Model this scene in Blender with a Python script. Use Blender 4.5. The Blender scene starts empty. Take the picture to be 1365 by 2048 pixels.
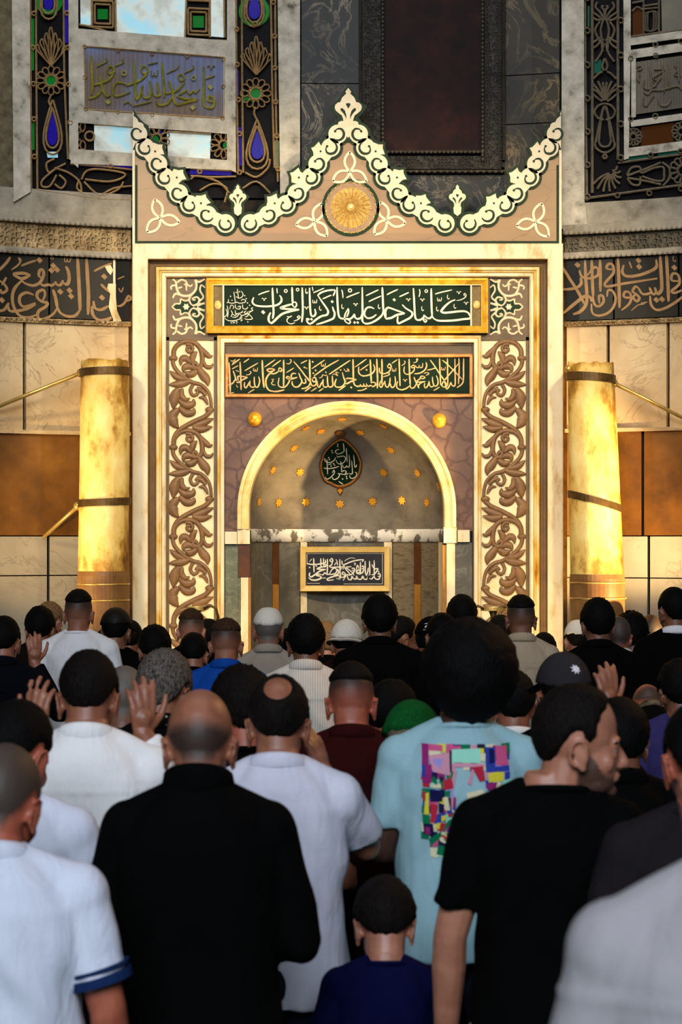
import bpy, bmesh, math, random
import numpy as np
from mathutils import Vector, Matrix, noise, Euler

random.seed(7)
S = bpy.context.scene
COL = S.collection
PI = math.pi
F = 4200.0           # focal length in pixels of the 1365x2048 frame
EYE = 2.0            # camera height
HOR = 1080.0         # picture row of the horizon
YM = 14.0            # distance of the mihrab's inner face

# ------------------------------------------------------------------ camera
cam = bpy.data.cameras.new('camera')
camo = bpy.data.objects.new('camera', cam); COL.objects.link(camo)
camo.location = (0, 0, EYE); camo.rotation_euler = (PI / 2, 0, 0)
cam.sensor_fit = 'VERTICAL'; cam.sensor_height = 36.0; cam.sensor_width = 24.0
cam.lens = F * 36.0 / 2048.0
cam.shift_y = (HOR - 1024.0) / 2048.0
cam.clip_start = 0.1; cam.clip_end = 200
cam.dof.use_dof = True; cam.dof.focus_distance = 12.6; cam.dof.aperture_fstop = 6.0
S.camera = camo

# ------------------------------------------------------------------ world, lights, exposure
w = bpy.data.worlds.new('world'); S.world = w; w.use_nodes = True
w.node_tree.nodes['Background'].inputs[0].default_value = (0.32, 0.36, 0.45, 1)
w.node_tree.nodes['Background'].inputs[1].default_value = 0.05
S.view_settings.view_transform = 'Standard'; S.view_settings.look = 'None'
S.view_settings.gamma = 1.0; S.view_settings.use_curve_mapping = False
S.view_settings.exposure = 0.0

def aim(o, target):
    d = Vector(target) - o.location
    o.rotation_euler = d.to_track_quat('-Z', 'Y').to_euler()

def area(name, loc, target, power, color, sx, sy):
    l = bpy.data.lights.new(name, 'AREA'); l.shape = 'RECTANGLE'; l.size = sx; l.size_y = sy
    l.energy = power; l.color = color
    o = bpy.data.objects.new(name, l); COL.objects.link(o); o.location = loc; aim(o, target)
    return o

def spot(name, loc, target, power, color, angle, blend=0.5, radius=0.12):
    l = bpy.data.lights.new(name, 'SPOT'); l.energy = power; l.color = color
    l.spot_size = math.radians(angle); l.spot_blend = blend; l.shadow_soft_size = radius
    o = bpy.data.objects.new(name, l); COL.objects.link(o); o.location = loc; aim(o, target)
    return o

WARM = (1.0, 0.80, 0.48)
# chandelier-height warm lamps that light the mihrab, floods beside the candles, daylight from the nave behind
spot('lamp_key_left', (-2.6, 8.2, 5.6), (-0.2, 14, 2.9), 900, WARM, 40, 0.6, 0.25)
spot('lamp_key_right', (2.9, 8.2, 5.6), (0.3, 14, 2.9), 1050, WARM, 40, 0.6, 0.25)
spot('lamp_flood_right', (3.3, 12.4, 1.0), (1.55, 13.75, 2.2), 1500, (1.0, 0.68, 0.28), 36, 0.5, 0.06)
spot('lamp_flood_left', (-3.3, 12.4, 1.0), (-1.55, 13.75, 2.2), 480, (1.0, 0.70, 0.30), 38, 0.5, 0.06)
spot('lamp_foot_left', (-1.15, 12.75, 0.5), (-1.0, 14, 2.0), 75, (1.0, 0.62, 0.18), 75, 0.8, 0.08)
spot('lamp_foot_right', (1.2, 12.75, 0.5), (1.05, 14, 2.0), 75, (1.0, 0.62, 0.18), 75, 0.8, 0.08)
area('daylight_nave', (-1.0, -5.0, 7.0), (0.0, 6.0, 1.3), 1450, (0.80, 0.88, 1.0), 7, 4)
area('daylight_gallery', (0.0, 7.0, 9.0), (0.0, 14.2, 4.6), 200, (1.0, 0.96, 0.92), 5, 2)
spot('lamp_crowd', (3.8, 9.2, 4.8), (0.0, 7.6, 1.4), 300, (1.0, 0.50, 0.18), 75, 0.8, 0.2)

# ------------------------------------------------------------------ materials
def lin(c):
    c = c / 255.0
    return c / 12.92 if c <= 0.04045 else ((c + 0.055) / 1.055) ** 2.4

def rgb(r, g, b): return (lin(r), lin(g), lin(b), 1.0)

def newmat(name):
    m = bpy.data.materials.new(name); m.use_nodes = True
    nt = m.node_tree; b = nt.nodes['Principled BSDF']
    return m, nt, b

def nd(nt, typ, **kw):
    n = nt.nodes.new(typ)
    for k, v in kw.items(): setattr(n, k, v)
    return n

def coords(nt, scale=(1, 1, 1)):
    tc = nd(nt, 'ShaderNodeTexCoord'); mp = nd(nt, 'ShaderNodeMapping')
    mp.inputs['Scale'].default_value = scale
    nt.links.new(tc.outputs['Object'], mp.inputs['Vector'])
    return mp.outputs['Vector']

def ramp(nt, stops):
    r = nd(nt, 'ShaderNodeValToRGB'); e = r.color_ramp.elements
    while len(e) > 1: e.remove(e[-1])
    e[0].position = stops[0][0]; e[0].color = stops[0][1]
    for p, c in stops[1:]:
        x = e.new(p); x.color = c
    return r

def bump(nt, b, src, strength, dist=0.01):
    bp = nd(nt, 'ShaderNodeBump'); bp.inputs['Strength'].default_value = strength
    bp.inputs['Distance'].default_value = dist
    nt.links.new(src, bp.inputs['Height']); nt.links.new(bp.outputs['Normal'], b.inputs['Normal'])

def mottled(name, stops, scale=4.0, rough=0.6, metal=0.0, bumpv=0.0, detail=6.0, dist=0.01, stretch=(1, 1, 1), spec=0.3):
    m, nt, b = newmat(name)
    n = nd(nt, 'ShaderNodeTexNoise'); n.inputs['Scale'].default_value = scale
    n.inputs['Detail'].default_value = detail; n.inputs['Roughness'].default_value = 0.62
    nt.links.new(coords(nt, stretch), n.inputs['Vector'])
    r = ramp(nt, stops); nt.links.new(n.outputs['Fac'], r.inputs['Fac'])
    nt.links.new(r.outputs['Color'], b.inputs['Base Color'])
    b.inputs['Roughness'].default_value = rough; b.inputs['Metallic'].default_value = metal
    b.inputs['Specular IOR Level'].default_value = spec
    if bumpv: bump(nt, b, n.outputs['Fac'], bumpv, dist)
    return m

def two(name, c1, c2, scale=4.0, **kw):
    return mottled(name, [(0.32, c1), (0.68, c2)], scale, **kw)

def marble(name, base, base2, vein, scale=3.0, width=0.03, rough=0.35, vscale=2.2, warp=0.6, stretch=(1, 1, 1)):
    """cloudy ground with thin wandering veins (the edges of warped cells)"""
    m, nt, b = newmat(name)
    v = coords(nt, stretch)
    n = nd(nt, 'ShaderNodeTexNoise'); n.inputs['Scale'].default_value = scale; n.inputs['Detail'].default_value = 8
    nt.links.new(v, n.inputs['Vector'])
    r = ramp(nt, [(0.3, base), (0.7, base2)]); nt.links.new(n.outputs['Fac'], r.inputs['Fac'])
    mx = nd(nt, 'ShaderNodeVectorMath', operation='MULTIPLY_ADD')
    nt.links.new(n.outputs['Color'], mx.inputs[0]); mx.inputs[1].default_value = (warp,) * 3; nt.links.new(v, mx.inputs[2])
    vo = nd(nt, 'ShaderNodeTexVoronoi', feature='DISTANCE_TO_EDGE'); vo.inputs['Scale'].default_value = vscale
    nt.links.new(mx.outputs[0], vo.inputs['Vector'])
    rv = ramp(nt, [(0.0, (1, 1, 1, 1)), (width, (0, 0, 0, 1))]); nt.links.new(vo.outputs['Distance'], rv.inputs['Fac'])
    mul = nd(nt, 'ShaderNodeMath', operation='MULTIPLY'); nt.links.new(rv.outputs['Color'], mul.inputs[0])
    nt.links.new(n.outputs['Fac'], mul.inputs[1])
    mix = nd(nt, 'ShaderNodeMix', data_type='RGBA')
    nt.links.new(mul.outputs[0], mix.inputs['Factor']); nt.links.new(r.outputs['Color'], mix.inputs[6]); mix.inputs[7].default_value = vein
    nt.links.new(mix.outputs[2], b.inputs['Base Color']); b.inputs['Roughness'].default_value = rough; b.inputs['Specular IOR Level'].default_value = 0.25
    return m

def streaky(name, base, base2, vein, scale=2.5, pos=0.5, width=0.035, distort=2.2, rough=0.4, amount=0.8, stretch=(1, 1, 1)):
    """marble whose veins follow a contour of strongly distorted noise"""
    m, nt, b = newmat(name); v = coords(nt, stretch)
    n = nd(nt, 'ShaderNodeTexNoise'); n.inputs['Scale'].default_value = scale; n.inputs['Detail'].default_value = 9; n.inputs['Roughness'].default_value = 0.6; n.inputs['Distortion'].default_value = distort
    nt.links.new(v, n.inputs['Vector'])
    g = nd(nt, 'ShaderNodeTexNoise'); g.inputs['Scale'].default_value = scale * 0.8; g.inputs['Detail'].default_value = 6; nt.links.new(v, g.inputs['Vector'])
    rb = ramp(nt, [(0.32, base), (0.68, base2)]); nt.links.new(g.outputs['Fac'], rb.inputs['Fac'])
    rv = ramp(nt, [(pos - width, (0, 0, 0, 1)), (pos, (amount,) * 3 + (1,)), (pos + width, (0, 0, 0, 1))]); nt.links.new(n.outputs['Fac'], rv.inputs['Fac'])
    rg = ramp(nt, [(0.40, (0, 0, 0, 1)), (0.62, (1, 1, 1, 1))]); nt.links.new(g.outputs['Color'], rg.inputs['Fac'])
    mu = nd(nt, 'ShaderNodeMath', operation='MULTIPLY'); nt.links.new(rv.outputs['Color'], mu.inputs[0]); nt.links.new(rg.outputs['Color'], mu.inputs[1])
    mix = nd(nt, 'ShaderNodeMix', data_type='RGBA'); nt.links.new(mu.outputs[0], mix.inputs['Factor']); nt.links.new(rb.outputs['Color'], mix.inputs[6]); mix.inputs[7].default_value = vein
    nt.links.new(mix.outputs[2], b.inputs['Base Color']); b.inputs['Roughness'].default_value = rough; b.inputs['Specular IOR Level'].default_value = 0.25
    return m

def plain(name, c, rough=0.6, metal=0.0, emit=None, es=0.0, spec=0.5):
    m, nt, b = newmat(name)
    b.inputs['Base Color'].default_value = c; b.inputs['Roughness'].default_value = rough; b.inputs['Metallic'].default_value = metal
    b.inputs['Specular IOR Level'].default_value = spec
    if emit: b.inputs['Emission Color'].default_value = emit; b.inputs['Emission Strength'].default_value = es
    return m

def carved(name, c1, c2, scale=60.0, depth=0.012, rough=0.7):
    """stone band carved all over with small openwork"""
    m, nt, b = newmat(name)
    v = coords(nt)
    vo = nd(nt, 'ShaderNodeTexVoronoi', feature='DISTANCE_TO_EDGE'); vo.inputs['Scale'].default_value = scale; vo.inputs['Randomness'].default_value = 0.55
    nt.links.new(v, vo.inputs['Vector'])
    n = nd(nt, 'ShaderNodeTexNoise'); n.inputs['Scale'].default_value = 9; n.inputs['Detail'].default_value = 5; nt.links.new(v, n.inputs['Vector'])
    r = ramp(nt, [(0.3, c1), (0.7, c2)]); nt.links.new(n.outputs['Fac'], r.inputs['Fac'])
    nt.links.new(r.outputs['Color'], b.inputs['Base Color']); b.inputs['Roughness'].default_value = rough
    rr = ramp(nt, [(0.05, (1, 1, 1, 1)), (0.35, (0, 0, 0, 1))]); nt.links.new(vo.outputs['Distance'], rr.inputs['Fac'])
    bump(nt, b, rr.outputs['Color'], 1.0, depth)
    return m

M = {}
M['cream'] = mottled('cream_marble', [(0.28, rgb(196, 158, 92)), (0.46, rgb(234, 214, 170)), (0.75, rgb(244, 232, 200))], 7, rough=0.38, stretch=(1.5, 1, 0.6))
M['cream2'] = mottled('cream_ground', [(0.3, rgb(232, 206, 140)), (0.55, rgb(244, 228, 184)), (0.8, rgb(250, 240, 214))], 6, rough=0.4)
M['inlay'] = two('cream_inlay', rgb(226, 206, 164), rgb(238, 224, 192), 30, rough=0.4)
M['tan'] = marble('tan_marble', rgb(146, 112, 68), rgb(168, 130, 82), rgb(120, 88, 50), 3, 0.02, 0.32, stretch=(0.6, 1, 2.0))
M['green'] = two('dark_green_inlay', rgb(18, 40, 18), rgb(34, 54, 24), 14, rough=0.5, spec=0.15)
M['taupe'] = two('taupe_marble', rgb(94, 74, 47), rgb(116, 92, 58), 9, rough=0.42)
M['cavetto'] = two('brown_cavetto_marble', rgb(118, 92, 64), rgb(140, 110, 76), 8, rough=0.45)
M['scroll'] = two('carved_scroll_marble', rgb(118, 86, 56), rgb(142, 106, 70), 18, rough=0.42)
M['gold'] = mottled('gilding', [(0.25, rgb(168, 100, 10)), (0.5, rgb(230, 176, 50)), (0.8, rgb(250, 218, 112))], 14, rough=0.36, metal=0.3, stretch=(1, 1, 0.5))
M['goldcream'] = mottled('worn_gilt_marble', [(0.28, rgb(176, 112, 20)), (0.42, rgb(228, 184, 82)), (0.55, rgb(240, 218, 160)), (0.8, rgb(246, 234, 200))], 9, rough=0.38, stretch=(1.4, 1, 0.4))
M['goldrelief'] = two('gilded_relief', rgb(214, 178, 98), rgb(244, 222, 158), 40, rough=0.34, metal=0.15)
M['stargold'] = two('gilded_star', rgb(226, 150, 42), rgb(236, 172, 60), 30, rough=0.34, metal=0.35)
M['board'] = two('green_board', rgb(4, 26, 12), rgb(8, 36, 17), 5, rough=0.6, spec=0.15)
M['letter'] = two('ivory_lettering', rgb(226, 214, 186), rgb(240, 230, 206), 40, rough=0.45)
M['copper'] = two('copper_lettering', rgb(184, 146, 92), rgb(214, 182, 128), 40, rough=0.45)
M['copperframe'] = two('copper_frame', rgb(176, 112, 52), rgb(208, 152, 88), 20, rough=0.4, metal=0.3)
M['olive'] = two('olive_stone', rgb(112, 92, 52), rgb(132, 112, 70), 60, rough=0.6)
M['greyband'] = two('grey_brown_slab', rgb(92, 76, 58), rgb(112, 94, 72), 10, rough=0.5)
M['brecciated'] = marble('brecciated_purple_marble', rgb(98, 72, 60), rgb(128, 98, 82), rgb(56, 24, 18), 4, 0.09, 0.4, 7.0, 0.22)
M['dome'] = mottled('grey_plaster', [(0.3, rgb(96, 86, 74)), (0.5, rgb(120, 110, 96)), (0.72, rgb(136, 124, 108))], 5, rough=0.75, bumpv=0.15, stretch=(1, 1, 1.6))
M['flake'] = mottled('flaked_white_plaster', [(0.44, rgb(112, 104, 92)), (0.5, rgb(226, 220, 208)), (0.9, rgb(232, 226, 214))], 9, rough=0.8)
M['greyslab'] = streaky('grey_marble', rgb(78, 74, 64), rgb(112, 106, 92), rgb(150, 146, 134), 5.0, 0.5, 0.04, 1.2, 0.38, 0.5)
M['greenslab'] = marble('green_grey_marble', rgb(88, 92, 72), rgb(122, 124, 100), rgb(150, 148, 128), 6, 0.06, 0.35, 8)
M['striped'] = mottled('striped_brown_marble', [(0.35, rgb(92, 80, 60)), (0.5, rgb(128, 114, 90)), (0.65, rgb(100, 86, 66))], 8, rough=0.36, stretch=(1, 1, 4))
M['brownstrip'] = two('brown_onyx', rgb(72, 40, 18), rgb(104, 62, 30), 7, rough=0.3)
M['orangestrip'] = two('orange_onyx', rgb(150, 98, 36), rgb(184, 128, 56), 7, rough=0.3)
M['red'] = mottled('porphyry', [(0.3, rgb(20, 9, 8)), (0.52, rgb(38, 16, 12)), (0.8, rgb(58, 26, 19))], 6, rough=0.55, spec=0.1)
M['darkmarble'] = streaky('dark_veined_marble', rgb(15, 15, 11), rgb(36, 32, 23), rgb(172, 156, 128), 2.6, 0.5, 0.03, 2.6, 0.45, 0.8)
M['verde'] = streaky('verde_marble', rgb(30, 27, 17), rgb(68, 57, 34), rgb(158, 134, 92), 2.4, 0.5, 0.035, 2.2, 0.45, 0.7)
M['darkcarved'] = carved('dark_carved_stone', rgb(30, 27, 22), rgb(58, 52, 43), 44)
M['carvedwarm'] = carved('weathered_carved_cornice', rgb(134, 106, 68), rgb(204, 174, 126), 30, 0.02)
M['carvedgrey'] = carved('grey_carved_cornice', rgb(84, 76, 60), rgb(122, 110, 88), 30, 0.02)
M['plaster'] = mottled('weathered_plaster', [(0.26, rgb(92, 84, 70)), (0.42, rgb(184, 174, 156)), (0.75, rgb(228, 218, 198))], 10, rough=0.9, bumpv=0.45, dist=0.02)
M['stone'] = mottled('grey_stone', [(0.3, rgb(110, 100, 84)), (0.5, rgb(160, 150, 132)), (0.8, rgb(192, 180, 160))], 6, rough=0.85, bumpv=0.3, dist=0.015)
M['reveal'] = mottled('mossy_stone', [(0.3, rgb(78, 70, 50)), (0.6, rgb(116, 104, 78)), (0.85, rgb(142, 130, 102))], 16, rough=0.85, bumpv=0.4, dist=0.02)
M['frieze'] = two('black_frieze_slab', rgb(18, 15, 10), rgb(32, 27, 19), 4, rough=0.4)
M['friezeletter'] = two('faded_gold_lettering', rgb(146, 112, 72), rgb(172, 134, 90), 12, rough=0.55)
M['beige'] = streaky('beige_veined_marble', rgb(176, 148, 108), rgb(212, 190, 152), rgb(92, 64, 36), 3.0, 0.5, 0.02, 1.6, 0.38, 0.6)
M['brownmarble'] = mottled('brown_onyx_wall', [(0.25, rgb(62, 36, 10)), (0.5, rgb(108, 68, 20)), (0.8, rgb(148, 102, 40))], 2.2, rough=0.4, detail=9.0)
M['slab'] = streaky('grey_white_slab', rgb(128, 120, 106), rgb(164, 155, 138), rgb(96, 86, 72), 2.0, 0.5, 0.012, 1.2, 0.45, 0.6)
M['joint'] = plain('dark_joint', rgb(34, 28, 20), 0.9)
M['wax'] = mottled('old_wax', [(0.34, rgb(104, 70, 26)), (0.43, rgb(168, 122, 46)), (0.51, rgb(222, 186, 102)), (0.66, rgb(238, 214, 146))], 4.2, rough=0.5, bumpv=0.5, dist=0.03, stretch=(1, 1, 0.55), detail=9.0)
M['waxbase'] = two('brown_candle_foot', rgb(98, 66, 34), rgb(136, 98, 56), 5, rough=0.45)
M['bronze'] = two('dark_bronze', rgb(72, 52, 26), rgb(104, 78, 42), 16, rough=0.45, metal=0.5)
M['brass'] = two('brass', rgb(196, 160, 84), rgb(220, 186, 110), 20, rough=0.35, metal=0.7)
M['lead'] = two('plaster_tracery', rgb(166, 136, 92), rgb(208, 176, 128), 30, rough=0.7)
M['leadgrey'] = two('grey_tracery', rgb(112, 100, 82), rgb(150, 136, 114), 30, rough=0.7)
M['glassdark'] = plain('dark_glass', rgb(14, 11, 14), 0.6, spec=0.1)
M['glassblue'] = plain('blue_glass', rgb(34, 22, 120), 0.12, emit=rgb(34, 18, 150), es=0.35)
M['glassgreen'] = plain('green_glass', rgb(16, 92, 34), 0.12, emit=rgb(16, 130, 40), es=0.3)
M['glassamber'] = plain('amber_glass', rgb(70, 38, 14), 0.15, emit=rgb(96, 54, 16), es=0.12)
M['glassteal'] = plain('teal_glass', rgb(28, 84, 66), 0.15, emit=rgb(28, 100, 76), es=0.15)
def skyglass(name, c1, c2, c3, es):
    m, nt, b = newmat(name)
    n = nd(nt, 'ShaderNodeTexNoise'); n.inputs['Scale'].default_value = 4; n.inputs['Detail'].default_value = 6
    nt.links.new(coords(nt), n.inputs['Vector'])
    r = ramp(nt, [(0.40, c1), (0.5, c2), (0.62, c3)]); nt.links.new(n.outputs['Fac'], r.inputs['Fac'])
    nt.links.new(r.outputs['Color'], b.inputs['Base Color']); nt.links.new(r.outputs['Color'], b.inputs['Emission Color'])
    b.inputs['Emission Strength'].default_value = es; b.inputs['Roughness'].default_value = 0.3
    return m
M['glasssky'] = skyglass('daylight_pane', rgb(150, 200, 214), rgb(186, 196, 190), rgb(150, 150, 140), 0.55)
M['glassgrey'] = skyglass('dull_pane', rgb(96, 94, 80), rgb(104, 100, 86), rgb(112, 106, 90), 0.15)

def dotted(name, c1, c2, scale):
    m, nt, b = newmat(name)
    v = coords(nt)
    vo = nd(nt, 'ShaderNodeTexVoronoi'); vo.inputs['Scale'].default_value = scale; vo.inputs['Randomness'].default_value = 0.0
    nt.links.new(v, vo.inputs['Vector'])
    n = nd(nt, 'ShaderNodeTexNoise'); n.inputs['Scale'].default_value = 2.4; nt.links.new(v, n.inputs['Vector'])
    r = ramp(nt, [(0.38, c1), (0.62, c2)]); nt.links.new(n.outputs['Fac'], r.inputs['Fac'])
    nt.links.new(r.outputs['Color'], b.inputs['Base Color']); b.inputs['Roughness'].default_value = 0.5
    bump(nt, b, vo.outputs['Distance'], 0.9, 0.01)
    return m, nt, b, r
M['pierced'], _nt, _b, _r = dotted('pierced_lattice_panel', rgb(120, 104, 92), rgb(120, 128, 162), 110)
_nt.links.new(_r.outputs['Color'], _b.inputs['Emission Color']); _b.inputs['Emission Strength'].default_value = 0.10
M['piercedgrey'] = dotted('grey_lattice_panel', rgb(98, 90, 78), rgb(126, 116, 100), 110)[0]
M['gildgreen'] = two('yellow_green_lettering', rgb(120, 116, 34), rgb(178, 168, 70), 20, rough=0.4)

# ------------------------------------------------------------------ mesh helpers
def P(px, py, Y):
    """the point of the plane at distance Y that the photograph shows at picture point (px, py)"""
    return Vector(((px - 682.5) * Y / F, Y, EYE - (py - HOR) * Y / F))

def pm(px, py, d):                                    # on the mihrab's face, d metres proud of it
    if d >= 0: return P(px, py, YM - d)
    p = P(px, py, YM); p.y = YM - d; return p

WCX, WCY, WR = 0.045, 9.35, 5.0                       # the apse wall is a cylinder
def pw(px, py, d):
    dx = (px - 682.5) / F; dz = -(py - HOR) / F
    a = dx * dx + 1; b = -2 * (dx * WCX + WCY); c = WCX ** 2 + WCY ** 2 - (WR - d) ** 2
    t = (-b + math.sqrt(b * b - 4 * a * c)) / (2 * a)
    return Vector((t * dx, t, EYE + t * dz))

DCX, DCZ, DR = 0.038, 2.197, 0.652                    # the niche's half dome, centred on the face plane
def pd(px, py, d):
    D = Vector(((px - 682.5) / F, 1, -(py - HOR) / F)); O = Vector((0, 0, EYE)) - Vector((DCX, YM, DCZ))
    a = D.dot(D); b = 2 * D.dot(O); c = O.dot(O) - (DR - d) ** 2
    t = (-b + math.sqrt(max(b * b - 4 * a * c, 0))) / (2 * a)
    return Vector((0, 0, EYE)) + D * t

class MB:
    def __init__(s): s.v = []; s.f = []; s.m = []
    def add(s, vs, fs, mi=0):
        o = len(s.v); s.v += [tuple(v) for v in vs]
        for f in fs: s.f.append(tuple(i + o for i in f)); s.m.append(mi)
    def box(s, x0, x1, y0, y1, z0, z1, mi=0):
        vs = [(x, y, z) for x in (x0, x1) for y in (y0, y1) for z in (z0, z1)]
        s.add(vs, [(0, 1, 3, 2), (4, 6, 7, 5), (0, 4, 5, 1), (2, 3, 7, 6), (0, 2, 6, 4), (1, 5, 7, 3)], mi)
    def slab(s, pts, mp, d1, d0, mi=0):
        """a plate with the outline pts (picture points) on the surface mp, from height d0 to d1"""
        n = len(pts)
        if n == 4 and mp is pw and max(p[0] for p in pts) - min(p[0] for p in pts) > 25:
            k = max(2, int((max(p[0] for p in pts) - min(p[0] for p in pts)) / 15)); vs = []
            for i in range(k + 1):
                u = i / k; T = [pts[0][q] + (pts[1][q] - pts[0][q]) * u for q in (0, 1)]; B = [pts[3][q] + (pts[2][q] - pts[3][q]) * u for q in (0, 1)]
                vs += [mp(T[0], T[1], d0), mp(T[0], T[1], d1), mp(B[0], B[1], d1), mp(B[0], B[1], d0)]
            s.add(vs, [(i * 4 + j, i * 4 + j + 1, i * 4 + j + 5, i * 4 + j + 4) for i in range(k) for j in range(3)] + [(0, 1, 2, 3), (k * 4 + 3, k * 4 + 2, k * 4 + 1, k * 4)], mi)
            return
        if mp is pd and n > 8:
            gx = sum(p[0] for p in pts) / n; gy = sum(p[1] for p in pts) / n; vs = []; R_ = 6
            for r in range(R_ + 1):
                q = 1 - r / (R_ + 0.5)
                vs += [mp(gx + (x - gx) * q, gy + (y - gy) * q, d1) for x, y in pts]
            vs += [mp(x, y, d0) for x, y in pts]
            s.add(vs, [(r * n + i, r * n + (i + 1) % n, (r + 1) * n + (i + 1) % n, (r + 1) * n + i) for r in range(R_) for i in range(n)] + [tuple(R_ * n + i for i in range(n))] +
                  [(i, (i + 1) % n, (R_ + 1) * n + (i + 1) % n, (R_ + 1) * n + i) for i in range(n)], mi)
            return
        a = sum(pts[i][0] * pts[(i + 1) % n][1] - pts[(i + 1) % n][0] * pts[i][1] for i in range(n))
        if a > 0: pts = pts[::-1]
        vs = [mp(x, y, d1) for x, y in pts] + [mp(x, y, d0) for x, y in pts]
        s.add(vs, [tuple(range(n))] + [(i, i + n, (i + 1) % n + n, (i + 1) % n) for i in range(n)], mi)
    def rect(s, x0, x1, y0, y1, mp, d1, d0, mi=0): s.slab([(x0, y0), (x1, y0), (x1, y1), (x0, y1)], mp, d1, d0, mi)
    def ribbon(s, pts, ws, mp, d1, d0, rnd=False, mi=0):
        """a band along pts (picture points) with half-widths ws, flat or with a rounded back"""
        n = len(pts); prof = [(-1, 0), (-0.75, 0.7), (0, 1), (0.75, 0.7), (1, 0)] if rnd else [(-1, 0), (-1, 1), (1, 1), (1, 0)]
        vs = []
        for i in range(n):
            a = pts[max(i - 1, 0)]; b = pts[min(i + 1, n - 1)]
            tx, ty = b[0] - a[0], b[1] - a[1]; L = math.hypot(tx, ty) or 1
            nx, ny = -ty / L, tx / L
            for u, h in prof: vs.append(mp(pts[i][0] + nx * ws[i] * u, pts[i][1] + ny * ws[i] * u, d0 + (d1 - d0) * h))
        k = len(prof)
        fs = [(i * k + j, i * k + j + 1, (i + 1) * k + j + 1, (i + 1) * k + j) for i in range(n - 1) for j in range(k - 1)]
        fs += [tuple(range(k - 1, -1, -1)), tuple((n - 1) * k + j for j in range(k))]
        s.add(vs, fs, mi)
    def tube(s, pts, rs, n=8, mi=0):
        pts = [Vector(p) for p in pts]; vs = []; k = len(pts)
        if not hasattr(rs, '__len__'): rs = [rs] * k
        up = Vector((0.13, 0.31, 0.94))
        for i, p in enumerate(pts):
            t = (pts[min(i + 1, k - 1)] - pts[max(i - 1, 0)]).normalized()
            a = t.cross(up)
            if a.length < 1e-3: a = t.cross(Vector((1, 0, 0)))
            a.normalize(); b = t.cross(a); up = -b if False else up
            for j in range(n):
                q = 2 * PI * j / n; vs.append(p + (a * math.cos(q) + b * math.sin(q)) * rs[i])
        fs = [(i * n + j, i * n + (j + 1) % n, (i + 1) * n + (j + 1) % n, (i + 1) * n + j) for i in range(k - 1) for j in range(n)]
        fs += [tuple(range(n - 1, -1, -1)), tuple((k - 1) * n + j for j in range(n))]
        s.add(vs, fs, mi)
    def ell(s, c, r, rot=None, n=14, m=9, mi=0):
        c = Vector(c); vs = []
        R = Euler(rot).to_matrix() if rot else None
        for i in range(1, m):
            el = -PI / 2 + PI * i / m
            for j in range(n):
                az = 2 * PI * j / n
                q = Vector((r[0] * math.cos(el) * math.cos(az), r[1] * math.cos(el) * math.sin(az), r[2] * math.sin(el)))
                vs.append(c + (R @ q if R else q))
        for zz in (-1, 1):
            q = Vector((0, 0, zz * r[2])); vs.append(c + (R @ q if R else q))
        k = (m - 1) * n
        fs = [(i * n + j, i * n + (j + 1) % n, (i + 1) * n + (j + 1) % n, (i + 1) * n + j) for i in range(m - 2) for j in range(n)]
        fs += [(k, (j + 1) % n, j) for j in range(n)] + [(k + 1, (m - 2) * n + j, (m - 2) * n + (j + 1) % n) for j in range(n)]
        s.add(vs, fs, mi)
    def lathe(s, prof, c, n=32, mi=0, sy=1.0, wob=0.0, seed=0):
        """prof: (radius, z) from bottom to top, closed at both ends"""
        vs = []
        for r, z in prof:
            for j in range(n):
                a = 2 * PI * j / n; q = r
                if wob: q = r * (1 + wob * noise.noise(Vector((math.cos(a) * 2, math.sin(a) * 2 + seed, z * 3))))
                vs.append((c[0] + q * math.cos(a), c[1] + q * sy * math.sin(a), c[2] + z))
        k = len(prof)
        fs = [(i * n + j, i * n + (j + 1) % n, (i + 1) * n + (j + 1) % n, (i + 1) * n + j) for i in range(k - 1) for j in range(n)]
        fs += [tuple(range(n - 1, -1, -1)), tuple((k - 1) * n + j for j in range(n))]
        s.add(vs, fs, mi)
    def build(s, name, mats, parent=None, smooth=False, loc=None):
        me = bpy.data.meshes.new(name); me.from_pydata(s.v, [], s.f)
        if not isinstance(mats, (list, tuple)): mats = [mats]
        for m in mats: me.materials.append(m)
        if len(mats) > 1: me.polygons.foreach_set('material_index', s.m)
        if smooth: me.polygons.foreach_set('use_smooth', [True] * len(me.polygons))
        me.update()
        o = bpy.data.objects.new(name, me); COL.objects.link(o)
        if parent is not None: o.parent = parent
        return o

def thing(name, label, cat, loc=(0, 0, 0), group=None, kind=None):
    o = bpy.data.objects.new(name, None); COL.objects.link(o)
    o.empty_display_size = 0.1; o.location = loc
    o['label'] = label; o['category'] = cat
    if group: o['group'] = group
    if kind: o['kind'] = kind
    return o
def tag(o, label=None, cat=None, group=None, kind=None):
    for k, v in (('label', label), ('category', cat), ('group', group), ('kind', kind)):
        if v: o[k] = v
    return o

def spline(pts, sub=6):
    """Catmull-Rom through picture points"""
    if len(pts) < 3:
        a, b = pts[0], pts[-1]
        return [(a[0] + (b[0] - a[0]) * i / 4, a[1] + (b[1] - a[1]) * i / 4) for i in range(5)]
    q = [pts[0]] + list(pts) + [pts[-1]]; out = []
    for i in range(1, len(q) - 2):
        p0, p1, p2, p3 = q[i - 1], q[i], q[i + 1], q[i + 2]
        for k in range(sub):
            t = k / sub; t2 = t * t; t3 = t2 * t
            out.append(tuple(0.5 * (2 * p1[c] + (p2[c] - p0[c]) * t + (2 * p0[c] - 5 * p1[c] + 4 * p2[c] - p3[c]) * t2 + (3 * p1[c] - p0[c] - 3 * p2[c] + p3[c]) * t3) for c in (0, 1)))
    out.append(tuple(pts[-1]))
    return out

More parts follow.
